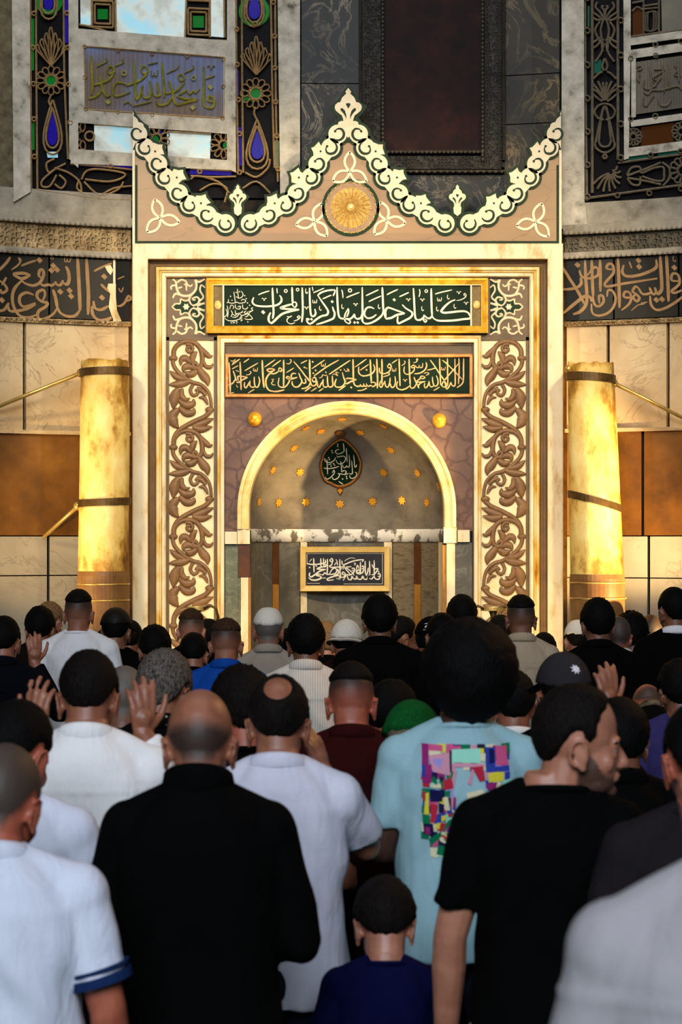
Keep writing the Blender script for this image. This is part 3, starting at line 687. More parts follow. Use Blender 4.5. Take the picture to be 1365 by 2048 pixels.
for s in (-1, 1):
    X = lambda x: 222 + s * x
    for txt in ('0,190 6,110 30,70 10,60', '8,200 40,130 90,70 70,20', '14,215 60,160 125,120', '40,200 90,190 125,160', '20,210 40,300 20,420', '46,210 95,300 40,420', '10,380 30,440 20,500', '24,370 70,440 130,480', '30,360 90,400 130,420',
                '10,420 20,470 40,530 90,600', '0,570 25,640 10,690', '20,700 60,720 110,770', '10,980 10,880 20,800', '16,975 30,880 70,790', '20,970 50,900 115,820', '20,960 70,900 120,870', '24,990 70,960 115,920',
                '0,1010 60,1030 100,1090 70,1150 10,1170', '12,1040 40,1150 90,1390', '0,1030 30,1130 60,1380', '60,1380 40,1420 0,1435', '95,1390 90,1440 40,1480 0,1490', '0,1500 20,1530 0,1550'):
        R(' '.join('%f,%f' % (X(float(a.split(',')[0])), float(a.split(',')[1])) for a in txt.split()), 13)
for k in range(9):
    a = -2.6 + k * 0.42; R('%f,%f %f,%f %f,%f' % (280 + 20 * math.cos(a), 1680 - 20 * math.sin(a), 260 + 80 * math.cos(a - 0.2), 1700 - 80 * math.sin(a - 0.2), 235 + 150 * math.cos(a), 1720 - 150 * math.sin(a)), 13)
R('440,1710 480,1640 560,1630 575,1690; 440,1740 490,1800 560,1800 570,1720; 440,1715 640,1640 770,1585; 440,1735 640,1770 770,1800; 585,1690 700,1640 790,1630 800,1690; 585,1720 700,1760 790,1760 800,1690; 780,1585 850,1640 850,1740 790,1810', 13)
for cx, cy, r in ((985, 1665, 1.0), (500, 1335, 0.62), (970, 1285, 0.7), (1500, 1590, 1.0)):
    mb.ribbon(r_(ring(cx, cy, 50 * r)), [2.6] * 19, pw, 0.065, 0.01, True)
    for k in range(12):
        a = 2 * PI * k / 12; u, v = math.cos(a), math.sin(a); pt = lambda x, y: '%f,%f' % (cx + r * (x * u - y * v), cy + r * (x * v + y * u))
        R(' '.join((pt(52, 0), pt(80, 26), pt(120, 24), pt(132, 0), pt(120, -24), pt(80, -26), pt(52, 0))), 11)
for r in (26, 44, 62): R('%f,%f %f,%f %f,%f %f,%f %f,%f' % (668 - r, 130 - 0, 668 - r, 290, 668 + r, 282, 668 + r, 120, 668 - r, 130), 10)
R('600,60 740,40; 600,90 740,75; 490,110 540,70 595,100; 600,-300 600,340; 750,-300 750,320; 490,30 600,10', 12)
mb.build('tracery', M['leadgrey'], wr)
panel = MB(); panel.slab(r_([(525, 605), (2000, 400), (2000, 905), (525, 1115)]), pw, 0.045, 0.0); panel = panel.build('lattice_panel', M['piercedgrey'], wr)
mb = MB()
RT = '''22 655,650 670,750 680,850; 22 785,630 795,750 800,900; 22 835,620 840,740 850,870; 20 700,680 800,680 720,740 690,760 725,790; 18 690,790 720,830 700,850; 22 610,780 600,850 650,870 700,840 770,760;
20 530,760 560,800; 22 600,900 640,920 680,880 760,880 840,860 930,840 975,880; 22 740,960 760,1020 820,1030 870,980; 20 600,950 600,1020 630,1030 660,980 700,930; 18 900,640 930,680 900,730 960,740; 20 535,660 570,640 580,670 540,690; 22 930,600 940,700 945,800; 18 560,720 550,800'''
script(mb, RT, 1165, 0, 4.875, pw, 0.07, 0.04, 1.1, rnd=True); mb.build('relief_lettering', M['leadgrey'], panel)
# ================================================================== THE MIHRAB
mh = thing('mihrab', 'tall marble prayer niche with crested top, scroll panels and gilded arch', 'prayer niche', loc=(DCX, YM, 0))
inv = Vector((-DCX, -YM, 0))
def part(mb, name, mats, parent=mh, smooth=False, label=None):
    """geometry is written in room coordinates and stored relative to its thing"""
    root = parent
    while root.parent is not None: root = root.parent
    off = root.location
    mb.v = [(v[0] - off.x, v[1] - off.y, v[2] - off.z) for v in mb.v]
    o = mb.build(name, mats, parent, smooth)
    if label: o['label'] = label
    return o
FLOORY = HOR + EYE * F / YM

def uframe(mb, xl, xr, yt, prof, mi=0):
    """a moulding that runs up the left side, across the top and down the right: (inset in picture pixels, height)"""
    vs = []
    for ins, d in prof:
        for x, y in ((xl + ins, None), (xl + ins, yt + ins), (xr - ins, yt + ins), (xr - ins, None)):
            p = pm(x, y if y is not None else FLOORY, d)
            if y is None: p.z = 0.0
            vs.append(p)
    n = len(prof)
    mb.add(vs, [(i * 4 + j, i * 4 + j + 1, i * 4 + j + 5, i * 4 + j + 4) for i in range(n - 1) for j in range(3)], mi)
def rframe(mb, x0, x1, y0, y1, prof, mi=0, mp=pm):
    vs = []
    for ins, d in prof:
        for x, y in ((x0 + ins, y0 + ins), (x1 - ins, y0 + ins), (x1 - ins, y1 - ins), (x0 + ins, y1 - ins)): vs.append(mp(x, y, d))
    n = len(prof)
    mb.add(vs, [(i * 4 + j, i * 4 + (j + 1) % 4, i * 4 + 4 + (j + 1) % 4, i * 4 + 4 + j) for i in range(n - 1) for j in range(4)], mi)

mb = MB(); uframe(mb, 265, 1127, 487, [(0, -0.22), (0, 0.098), (2, 0.102), (29.5, 0.102), (31, 0.098), (31.3, 0.05)]); part(mb, 'outer_band', M['cream'])
mb = MB(); uframe(mb, 265, 1127, 487, [(31.3, 0.06), (32, 0.045), (35, 0.022), (40, 0.014), (45, 0.024), (47, 0.05)]); part(mb, 'cavetto', M['cavetto'])
mb = MB(); uframe(mb, 265, 1127, 487, [(47, 0.05), (47.5, 0.066), (50, 0.074), (53, 0.070), (54, 0.052), (56, 0.058), (58, 0.05), (59, 0.038)]); part(mb, 'gilded_moulding', M['goldcream'])
mb = MB(); uframe(mb, 265, 1127, 487, [(59, 0.038), (59.5, 0.05), (65, 0.05), (66, 0.034), (67, 0.034), (68, 0.0)]); part(mb, 'inner_moulding', M['cream'])
# flat ground of the face, around the inner opening
mb = MB()
for x0, x1, y0, y1 in ((330, 445, 550, FLOORY), (946, 1062, 550, FLOORY), (444, 947, 550, 690)): mb.rect(x0, x1, y0, y1, pm, 0.001, -0.12)
part(mb, 'face_slab', M['taupe'])
# scroll panels
SC = '''64 160,310 170,200 250,115 370,90 470,120 540,200 565,330 550,420 500,465 445,450 430,405 465,390 490,420; 54 145,330 160,430 230,530 330,610 430,670 540,700 640,790 680,900 690,1020;
44 330,130 395,135 430,190 390,240 345,215 360,165 400,185; 62L 530,160 600,250 660,300 710,285; 46L 575,340 610,440 680,450 715,400; 95L 500,450 570,560 630,640 640,720; 75L 410,400 330,330 270,350 255,430;
70L 410,410 430,300 490,230; 75L 470,480 380,440 310,460 290,530; 80L 490,500 400,555 310,520; 70L 340,630 200,590 105,505; 85L 390,650 250,690 90,700; 46 430,700 395,780 430,850 490,835 495,790 460,770;
66 480,760 560,790 610,850; 110L 235,750 180,850 165,950 150,1040; 66L 280,750 270,850 320,910 390,890; 84L 240,930 330,990 430,970 440,900; 84L 235,1010 330,1100 430,1090 450,1030; 115L 225,1040 140,1150 170,1250 230,1310;
44L 640,980 590,890 510,880; 62 690,1060 600,1150 450,1220 300,1300 210,1370 160,1460 150,1560; 85L 420,1290 560,1250 720,1175; 80L 430,1300 560,1330 705,1290'''
def scroll_panel(x0, mirror):
    mb = MB(); mb.rect(338, 428.5, 680, FLOORY - 40, pm if mirror is None else (lambda x, y, d: pm(mirror - x, y, d)), 0.0025, 0.0)
    f = (lambda x: x) if mirror is None else (lambda x: mirror - x)
    g = part(mb, 'scroll_panel', M['cream2'])
    mb = MB()
    for k in range(6): 
        strokes(mb, SC, 325, 670, 7.06, pm, 0.026, 0.002, mirror, k * 178.5, 1.14)
        for a, b in ((155, 325), (665, 1055)): mb.ell(pm(f(325 + a / 7.06), 670 + b / 7.06 + k * 178.5, 0.008), (0.030, 0.02, 0.021), n=10, m=7)
    part(mb, 'acanthus_scroll', M['scroll'], g, smooth=True)
    mb = MB()
    for a, b, c, e in ((332.5, 338.5, 674, FLOORY - 34), (428, 434, 674, FLOORY - 34), (332.5, 434, 674, 681)):
        xa, xb = sorted((f(a), f(b))); mb.rect(xa, xb, c, e, pm, 0.012, 0.0)
    part(mb, 'panel_border', M['taupe'], g)
scroll_panel(325, None); scroll_panel(950, 1391)
# arabesque squares
AR = '''62 690,105 720,230 695,350 600,450 480,480 350,450 285,360 260,270 245,160 175,95; 48 265,235 170,245 135,290 155,335; 52 280,170 370,110 470,140 510,220 580,260 630,215; 50 500,215 435,215; 46 485,235 492,360;
46 300,300 395,275; 56 350,455 235,430 180,525; 56 690,115 780,160 912,90; 52 590,470 550,560 580,640 640,700; 46 550,565 460,590 358,540; 46 358,540 352,650; 46 352,655 235,655; 46 240,655 160,728;
54 640,700 740,660 785,570 730,505 640,530 650,570 700,560; 52 760,610 830,560 875,490 800,350 830,230 912,290; 60 905,640 840,660 730,712; 40 820,640 740,690'''
for mir in (None, 1391):
    f = (lambda l: l) if mir is None else (lambda l: [(mir - x, y) for x, y in l][::-1])
    mb = MB(); q = lambda l: f([(330 + x / 11.375, 550 + y / 11.375) for x, y in l])
    mb.slab(q([(912, 100), (912, 1330), (745, 1270), (735, 1120), (650, 1000), (590, 860), (620, 725), (590, 600), (640, 470), (735, 330), (750, 170)]), pm, 0.004, 0.0)
    mb.slab(q([(370, 560), (460, 600), (545, 575), (570, 640), (640, 725), (570, 810), (545, 880), (460, 855), (370, 890), (370, 790), (250, 780), (190, 725), (250, 665), (370, 665)]), pm, 0.004, 0.0)
    g = part(mb, 'arabesque_square', M['green'])
    mb = MB(); strokes(mb, AR, 330, 550, 11.375, pm, 0.008, 0.0, mir)
    AL = ';'.join(' '.join([st.split()[0]] + ['%s,%f' % (a.split(',')[0], 1450 - float(a.split(',')[1])) for a in st.split()[1:]]) for st in AR.replace('\n', ' ').split(';') if st.strip())
    strokes(mb, AL, 330, 550, 11.375, pm, 0.008, 0.0, mir)
    st = []
    for i in range(12):
        r = 82 if i % 2 == 0 else 52; a = PI * i / 6; st.append((485 + r * math.cos(a), 722 + r * math.sin(a)))
    mb.slab(q(st), pm, 0.0085, 0.0); part(mb, 'inlay', M['inlay'], g)

# inner frame that rings the second panel, arch and niche
mb = MB(); uframe(mb, 434.5, 963, 670.5, [(0, 0.0), (0.4, 0.02), (3, 0.026), (5.5, 0.02), (6.5, 0.014)]); part(mb, 'gilded_fillet', M['goldcream'])
mb = MB(); uframe(mb, 434.5, 963, 670.5, [(6.5, 0.014), (7, 0.034), (14, 0.034), (14.6, 0.0), (15, -0.06)]); part(mb, 'inner_band', M['cream'])
mb = MB(); mb.rect(449, 948, 682, 800, pm, -0.01, -0.1); part(mb, 'upper_slab', M['greyband'])
# brecciated spandrels round the arch
CX, CY, RO, RI = 694.0, 1021.0, 219.0, 194.0
arc = lambda r, n=40: [(CX + r * math.cos(PI - PI * i / n), CY - r * math.sin(PI - PI * i / n)) for i in range(n + 1)]
mb = MB()
L = [p for p in arc(RO - 3) if p[0] <= CX + 0.01]; Rr = [p for p in arc(RO - 3) if p[0] >= CX - 0.01]
mb.slab([(448, 796), (CX, 796)] + L[::-1] + [(CX - RO + 3, 1062), (448, 1062)], pm, 0.0, -0.08)
mb.slab([(CX, 796), (948, 796), (948, 1062), (CX + RO - 3, 1062)] + Rr[::-1], pm, 0.0, -0.08)
part(mb, 'spandrel', M['brecciated'])
# gilded arch
mb = MB(); pts = [(CX - (RO + RI) / 2, 1058), (CX - (RO + RI) / 2, 1040)] + arc((RO + RI) / 2, 60) + [(CX + (RO + RI) / 2, 1040), (CX + (RO + RI) / 2, 1054)]
prof = [(-1, 0.0), (-1, 0.045), (-0.45, 0.05), (-0.3, 0.04), (0.35, 0.034), (0.55, 0.05), (0.85, 0.045), (1, 0.028), (1, -0.10)]
vs = []; n = len(pts); k = len(prof); hw = (RO - RI) / 2
for i, p in enumerate(pts):
    dx, dy = p[0] - CX, p[1] - CY
    if p[1] > CY: dx, dy = (1 if dx > 0 else -1), 0
    l = math.hypot(dx, dy); dx /= l; dy /= l
    for u, d in prof: vs.append(pm(p[0] - dx * hw * u, p[1] - dy * hw * u, d))
mb.add(vs, [(i * k + j, i * k + j + 1, (i + 1) * k + j + 1, (i + 1) * k + j) for i in range(n - 1) for j in range(k - 1)] + [tuple(range(k)), tuple((n - 1) * k + j for j in range(k))])
part(mb, 'arch', mottled('gilded_cream_marble', [(0.3, rgb(214, 164, 72)), (0.5, rgb(240, 214, 150)), (0.8, rgb(248, 232, 190))], 6, rough=0.36))
# impost blocks
for x0, x1, y0, y1 in ((450, 474, 1063, 1088), (475, 500, 1056, 1088), (888, 914, 1054, 1086), (916, 940, 1060, 1084)):
    mb = MB(); mb.rect(x0, x1, y0, y1, pm, 0.03, -0.1)
    part(mb, 'impost', M['cream'])
# jamb slabs on the face below the arch
jm = [M['greenslab'], M['brownstrip'], M['cream'], M['orangestrip'], M['greyslab']]
for x0, x1, y0, y1, mi, d in ((450, 476.5, 1089, FLOORY, 0, 0.0), (477, 500, 1088, 1154, 1, 0.012), (477, 481.5, 1155, FLOORY, 0, 0.0), (482, 497, 1155, FLOORY, 2, 0.016), (497.5, 502, 1155, FLOORY, 3, 0.008),
                              (886, 893.5, 1090, FLOORY, 3, 0.008), (894, 911, 1087, FLOORY, 2, 0.016), (911.5, 945, 1085, FLOORY, 4, 0.0)):
    mb = MB(); mb.rect(x0, x1, y0, y1, pm, d, -0.12); part(mb, 'jamb_slab', jm[mi])
# niche: half dome and half cylinder
def nq(a, z, r=DR): return Vector((DCX + r * math.sin(a), YM + r * math.cos(a), z))
mb = MB(); n, m = 48, 20; vs = []
for j in range(m + 1):
    el = (PI / 2) * j / m
    for i in range(n + 1):
        a = -PI / 2 + PI * i / n
        vs.append(Vector((DCX + DR * math.sin(a) * math.cos(el), YM + DR * math.cos(a) * math.cos(el), DCZ + DR * math.sin(el))))
mb.add(vs, [(j * (n + 1) + i, j * (n + 1) + i + 1, (j + 1) * (n + 1) + i + 1, (j + 1) * (n + 1) + i) for j in range(m) for i in range(n)])
zr = 1.985
vs = [nq(-PI / 2 + PI * i / n, z) for z in (DCZ, zr + 0.06) for i in range(n + 1)]
mb.add(vs, [(i, i + 1, n + 2 + i, n + 1 + i) for i in range(n)])
part(mb, 'half_dome', M['dome'], smooth=True)
mb = MB(); vs = [nq(-PI / 2 + PI * i / n, z, DR - o) for z, o in ((zr + 0.09, 0.0), (zr + 0.075, 0.012), (zr + 0.004, 0.016), (zr, 0.0)) for i in range(n + 1)]
mb.add(vs, [(j * (n + 1) + i, j * (n + 1) + i + 1, (j + 1) * (n + 1) + i + 1, (j + 1) * (n + 1) + i) for j in range(3) for i in range(n)])
part(mb, 'plaster_ledge', M['flake'], smooth=True)
def na(px):                                            # the angle on the niche wall that picture column px shows
    dx = (px - 682.5) / F; a = dx * dx + 1; b = -2 * (dx * DCX + YM); c = DCX ** 2 + YM ** 2 - DR ** 2
    t = (-b + math.sqrt(max(b * b - 4 * a * c, 0))) / (2 * a); return math.atan2(t * dx - DCX, t - YM)
mb = MB()
for x0, x1, mi in ((502, 545, 0), (545, 558, 1), (558, 600, 0), (600, 613, 2), (613, 770, 0), (770, 786, 2), (786, 829, 3), (829, 843, 1), (843, 881, 3), (881, 887, 2)):
    for za, zb, mj in ((0, zr - 0.29, mi), (zr - 0.29, zr, 4 if mi == 1 else mi)):
        if mj == mi and za > 0: za = za
        a, b = na(x0), na(x1)
        if x0 == 502: a = -PI / 2
        if x1 == 887: b = PI / 2
        k = 6; vs = [nq(a + (b - a) * i / k, z, DR - (0.012 if mi == 2 else 0.0)) for z in (za, zb) for i in range(k + 1)]
        mb.add(vs, [(i, i + 1, k + 2 + i, k + 1 + i) for i in range(k)], mj)
    for aa in (na(x0),):
        vs = [nq(aa - 0.002, 0, DR - 0.003), nq(aa + 0.002, 0, DR - 0.003), nq(aa + 0.002, zr, DR - 0.003), nq(aa - 0.002, zr, DR - 0.003)]
        mb.add(vs, [(0, 1, 2, 3)], 4)
part(mb, 'niche_wall', [M['greyslab'], M['orangestrip'], M['cream'], M['striped'], M['brownstrip']])
# gilded stars set in the half dome
for x, y in ((600, 944), (768, 945), (546, 940), (836, 946), (588, 896), (783, 900), (642, 862), (721, 865), (684, 838), (768, 852), (612, 856), (557, 1005), (612, 1004), (680, 1008), (746, 1003), (805, 1001), (855, 1005), (518, 1004), (878, 974)):
    c = pd(x, y, 0.0); nrm = (Vector((DCX, YM, DCZ)) - c).normalized(); rt = nrm.cross(Vector((0, 0, 1))).normalized(); up = rt.cross(nrm)
    mb = MB()
    for rad, d, mi in ((0.041, 0.002, 1), (0.035, 0.005, 0)):
        vs = []
        for dd in (d, -0.002):
            for i in range(14):
                q = rad if i % 2 == 0 else rad * 0.58; a = PI / 2 + PI * i / 7
                vs.append(c + nrm * dd + rt * q * math.cos(a) + up * q * math.sin(a))
        mb.add(vs, [tuple(range(14))] + [(i, (i + 1) % 14, (i + 1) % 14 + 14, i + 14) for i in range(14)], mi)
    part(mb, 'star', [M['stargold'], M['brownstrip']])
# medallion on the back of the dome
half = [(720, 255), (790, 285), (860, 330), (960, 420), (1080, 560), (1150, 660), (1190, 760), (1240, 900), (1235, 1000), (1220, 1120), (1190, 1230), (1130, 1330), (1050, 1420), (940, 1500), (830, 1550), (730, 1580)]
left = [(590, 1580), (500, 1550), (400, 1490), (300, 1460), (220, 1390), (170, 1280), (130, 1150), (115, 1000), (120, 900), (165, 800), (180, 700), (240, 590), (330, 490), (440, 390), (540, 320), (620, 270)]
out = half + [(745, 1620), (720, 1700), (660, 1780), (600, 1700), (570, 1630)] + left
scl = lambda l, k: [(665 + (x - 665) * k, 925 + (y - 925) * k) for x, y in l]
e_ = lambda l: cq(l, 630, 855, 13.0)
mb = MB()
mb.slab(e_(out), pd, 0.006, -0.002, 0); mb.slab(e_([(670 + 145 * math.cos(a * PI / 10), 165 + 90 * math.sin(a * PI / 10)) for a in range(20)] ), pd, 0.0065, -0.002, 0)
mb.slab(e_(scl(half + left, 0.94)), pd, 0.009, -0.002, 1); mb.slab(e_(scl(half + left, 0.87)), pd, 0.012, -0.002, 2)
mb.slab(e_([(660, 1590), (735, 1640), (690, 1680), (655, 1740), (625, 1680), (580, 1640)]), pd, 0.012, -0.002, 3)
mb.slab(e_([(670 + 105 * math.cos(a * PI / 10), 165 + 60 * math.sin(a * PI / 10)) for a in range(20)]), pd, 0.010, -0.002, 4)
md = part(mb, 'medallion', [M['brownstrip'], M['copperframe'], M['board'], M['stargold'], M['waxbase']], label='green medallion with gold rim and Arabic lettering')
MT = '''26 740,410 755,500 765,630; 22 640,570 560,590 540,640 600,690 700,660 760,620; 22 570,730 600,770 700,745 780,760 800,830 750,910 650,950 580,910 555,840; 22 540,780 500,860 400,910 310,900 265,860 265,800;
22 820,540 830,700 845,900; 22 890,710 905,850 900,1010 860,1030 830,1000 790,1040 740,1030 720,960; 24 630,1010 500,1050 350,1070 230,1050; 22 670,870 690,1000 700,1160; 22 960,860 970,1000 980,1180 940,1210 890,1190;
22 1010,710 1025,850 1040,1020 1080,1010 1090,970; 22 1040,1160 1085,1180 1080,1260 1000,1320 930,1310 905,1240; 22 870,1200 780,1220 700,1210 600,1200; 22 700,1160 760,1120 820,1150 790,1200; 22 600,1190 640,1220 620,1290 540,1350 470,1340 460,1290;
22 450,1180 500,1110 510,1180 460,1250 380,1320 310,1340 270,1280; 22 315,830 325,1000 335,1220; D34 595,440 600,490 445,605 460,655 365,785 380,835 490,940 515,980 425,1005 825,1275 835,1325 725,1340; 26 620,1400 680,1440 740,1480; 18 350,970 440,940'''
mb = MB(); script(mb, MT, 630, 855, 13.0, pd, 0.0145, 0.008); part(mb, 'lettering', M['letter'], md)

# ---- crested top
AX = 697.0
def fold(l):                                           # the motif right of a valley -> the whole crest, mirrored twice
    return l
base_h = [(500.6, 447), (537, 430), (573, 409), (594.5, 387), (622.6, 354.5), (636, 328), (662, 295), (676, 268)]
leaves = [(548, 404, -0.62, -0.78), (596, 353, -0.78, -0.62), (639, 301, -0.85, -0.5)]
def sym(x):                                            # all x positions a point of the base motif takes
    a = [x, 952 - x]; return a + [AX + (AX - q) * 0.9885 for q in a]
EL, ER = 266.0, AX + (AX - 266.0) * 0.9885
inr = lambda x: EL - 4 <= x <= ER + 4
clipx = lambda l: [(min(max(x, EL), ER), y) for x, y in l]
def bigfin(k, cx, ty, s): return [(cx + (x - 655) / 11.375 * s, ty + (y - 60) / 11.375 * s) for x, y in k]
FIN = [(655, 60), (722, 150), (700, 190), (740, 230), (800, 290), (835, 385), (900, 400), (950, 445), (965, 510), (940, 580), (870, 640), (800, 690), (775, 760), (765, 820), (820, 815), (880, 845), (890, 900), (830, 950), (770, 960), (735, 1050), (700, 1150), (655, 1200)]
FOUT = [(655, 5), (760, 110), (800, 200), (900, 330), (960, 400), (1040, 460), (1085, 490), (1045, 560), (960, 670), (890, 740), (940, 800), (965, 890), (1000, 960), (960, 1100), (800, 1250), (655, 1300)]
mirr = lambda l: l + [(1310 - x, y) for x, y in l[::-1][1:-1]]
fins = [(697, 175.5, 1.0, FIN, FOUT)] + [(x, 369, 0.63, FIN[:14] + [(800, 900), (780, 1100), (655, 1200)], FOUT[:10] + [(900, 900), (880, 1150), (655, 1200)]) for x in (476, AX + (AX - 476) * 0.9885)]
# tan ground
def field_half():
    pts = [(EL, 305)] + [(952 - x, y) for x, y in base_h[::-1] if 952 - x > EL + 18] + [(476, 455)] + base_h + [(AX, 250)]
    return pts
fh = field_half(); fr = [(AX + (AX - x) * 0.9885, y) for x, y in fh[::-1][1:]]
pdm = thing('none', 'x', 'y') if False else None
mb = MB(); mb.slab(fh + fr + [(ER, 487), (EL, 487)], pm, 0.06, -0.02); fld = part(mb, 'crest_ground', M['tan'])
mb = MB()
allc = [(x, y) for bx, y in base_h for x in sym(bx) if inr(x)]
for x, y in allc: mb.slab(clipx(ring(x, y, 24.5, 28)[:-1]), pm, 0.072, -0.02)
def leafpoly(bx, by, nx, ny, k):
    tx, ty = -ny, nx
    return [(bx + (t * tx + n * nx) * k, by + (t * ty + n * ny) * k) for t, n in ((-12, -10), (-17, 3), (-13, 6), (-9, 9), (-4, 17), (1, 13), (5, 12), (15, 10), (11, 3), (12, -10))]
for bx, by, nx, ny in leaves:
    for i, x in enumerate(sym(bx)):
        if not inr(x): continue
        s = -1 if i in (1, 2) else 1
        mb.slab(clipx(leafpoly(x, by, nx * s, ny, 1.42)), pm, 0.0722, -0.02)
for cx, ty, s, fi, fo in fins: mb.slab(bigfin(mirr(fo), cx, ty, s), pm, 0.0724, -0.02)
for cx, sg in ((EL - 3, 1), (ER + 3, -1)):
    l = [(cx + sg * (x - 655) / 11.375 * 0.92, 222 + (y - 60) / 11.375 * 0.78) for x, y in FOUT]; mb.slab(clipx(l), pm, 0.0724, -0.02)
for a, b in ((EL, EL + 5), (ER - 5, ER)): mb.rect(a + (4 if a < 500 else -4), b + (4 if a < 500 else -4), 330, 487, pm, 0.066, 0.0)
mb.rect(EL, ER, 482, 487.5, pm, 0.07, 0.0)
part(mb, 'crest_backing', M['green'], fld)
mb = MB()
for x, y in allc: mb.slab(clipx(ring(x, y, 18.8, 28)[:-1]), pm, 0.079, 0.06)
for q in (base_h, [(952 - x, y) for x, y in base_h[:-1]]):
    for rr in (False, True):
        l = [(AX + (AX - x) * 0.9885, y) if rr else (x, y) for x, y in q]
        mb.ribbon(l, [13] * len(l), pm, 0.0788, 0.06)
for bx, by, nx, ny in leaves:
    for i, x in enumerate(sym(bx)):
        if inr(x): mb.slab(clipx(leafpoly(x, by, nx * (-1 if i in (1, 2) else 1), ny, 1.0)), pm, 0.0795, 0.06)
for cx, ty, s, fi, fo in fins: mb.slab(bigfin(mirr(fi), cx, ty, s), pm, 0.080, 0.06)
for cx, sg in ((EL - 3, 1), (ER + 3, -1)):
    l = [(cx + sg * (x - 655) / 11.375 * 0.92, 222 + (y - 60) / 11.375 * 0.78) for x, y in FIN]; mb.slab(clipx(l), pm, 0.080, 0.06)
for a, b in ((EL - 1, EL + 4), (ER - 4, ER + 1)): mb.rect(a, b, 300, 487, pm, 0.074, 0.0)
part(mb, 'crest_inlay', M['inlay'], fld)
mb = MB()                                              # the dark lines of the scrolls
for i in range(0, 8):
    bx, by = base_h[i]; ox, oy = base_h[i + 1] if i % 2 == 0 else base_h[i - 1]
    nx, ny = (-0.72, -0.7)
    for j, x in enumerate(sym(bx)):
        if not (EL + 8 <= x <= ER - 8): continue
        s = -1 if j in (1, 2) else 1
        dx, dy = ((ox - bx) * s, oy - by); l = math.hypot(dx, dy); dx /= l; dy /= l
        if i == 7: dx, dy = dx, dy
        a0 = math.atan2(dy + 0.8 * ny, dx + 0.8 * nx * s)
        d_ = 1 if ((i % 2 == 0) == (s == 1)) else -1
        R0 = 12.4; pts = []; ws = []
        for q in range(19):
            u = q / 18; a = a0 + d_ * (0.55 + u * 4.6); r = R0 * (1.0 - 0.38 * max(0, u - 0.72) / 0.28)
            pts.append((x + r * math.cos(a), by + r * math.sin(a))); ws.append(1.0 + 1.5 * math.sin(PI * min(1, u * 1.1)))
        mb.ribbon(pts, ws, pm, 0.0835, 0.06)
        a = a0 + d_ * 5.15; mb.slab([(pts[-1][0] + 2.6 * math.cos(k), pts[-1][1] + 2.6 * math.sin(k)) for k in (0, 1, 2, 3, 4, 5)], pm, 0.0836, 0.06)
for bx, by, nx, ny in leaves:
    for i, x in enumerate(sym(bx)):
        if inr(x): s = (-1 if i in (1, 2) else 1); mb.slab(ring(x - nx * s * 3, by - ny * 3, 2.2, 6)[:-1], pm, 0.0836, 0.06)
for cx, ty, s, fi, fo in fins:
    mb.slab(bigfin([(600, 430), (620, 410), (690, 410), (708, 430), (690, 470), (655, 530), (625, 475)], cx, ty, s), pm, 0.0838, 0.06)
    for sg in (1, -1):
        mb.slab(bigfin([(655 + sg * (x - 655), y) for x, y in ((790, 520), (830, 530), (830, 570), (780, 620), (730, 690), (700, 770), (700, 680), (730, 580))], cx, ty, s), pm, 0.0838, 0.06)
part(mb, 'scroll_groove', M['green'], fld)
# knots
def knot(cx, cy, a0, r):
    mb = MB()
    for k in range(3):
        a = a0 + k * 2 * PI / 3; u, v = math.cos(a), math.sin(a); pts = []
        for sg in (1, -1):
            for q in range(11):
                t = q / 10; t = t if sg == 1 else 1 - t
                l = r * (0.02 + t); wq = sg * r * 0.27 * math.sin(PI * t) ** 0.8
                pts.append((cx + l * u - wq * v, cy + l * v + wq * u))
        mb.ribbon(pts, [2.5] * len(pts), pm, 0.066 + 0.0002 * k, 0.05)
    part(mb, 'knot', M['inlay'], fld)
for cx, cy, a0, r in ((700, 343, -PI / 2, 38), (321, 436, -PI / 2 - 0.30, 38), (630, 443, -PI / 2 + 0.35, 37), (774, 440, -PI / 2 - 0.35, 37), (1072, 444, -PI / 2 + 0.32, 38)): knot(cx, cy, a0, r)
# gilded roundel
mb = MB(); c = pm(702, 415, 0.06); n = 96
prof = [(0, 0.045), (0.012, 0.045), (0.02, 0.034), (0.03, 0.05), (0.044, 0.044), (0.05, 0.034)] + [(0.055 + 0.006 * i, 0.040 - 0.0006 * i * i * 0.4 + (0.005 if i % 2 else 0)) for i in range(18)] + [(0.166, 0.01), (0.174, 0.0), (0.174, -0.02)]
vs = []
for r, h in prof:
    for j in range(n):
        a = 2 * PI * j / n
        hh = h + (0.009 * math.cos(a * 24 + (PI if int(r * 160) % 2 else 0)) if 0.02 < r < 0.168 else 0)
        rr = r * (1 + (0.02 * math.cos(24 * a) if r > 0.15 else 0))
        vs.append((c.x + rr * math.cos(a), c.y - hh, c.z + rr * math.sin(a)))
mb.add(vs, [(i * n + j, i * n + (j + 1) % n, (i + 1) * n + (j + 1) % n, (i + 1) * n + j) for i in range(len(prof) - 1) for j in range(n)])
rd = part(mb, 'roundel', M['goldrelief'], fld)
mb = MB(); mb.ribbon(ring(702, 415, 54.5, 48), [3.2] * 49, pm, 0.066, 0.05); part(mb, 'roundel_rim', M['green'], rd)
# gilded bosses on the spandrels
for x, y, l in ((510, 838, 'left'), (879, 841, 'right')):
    mb = MB(); mb.ell(pm(x, y, 0.0), (0.047, 0.06, 0.05), n=20, m=12); part(mb, 'boss', M['gold'], smooth=True)

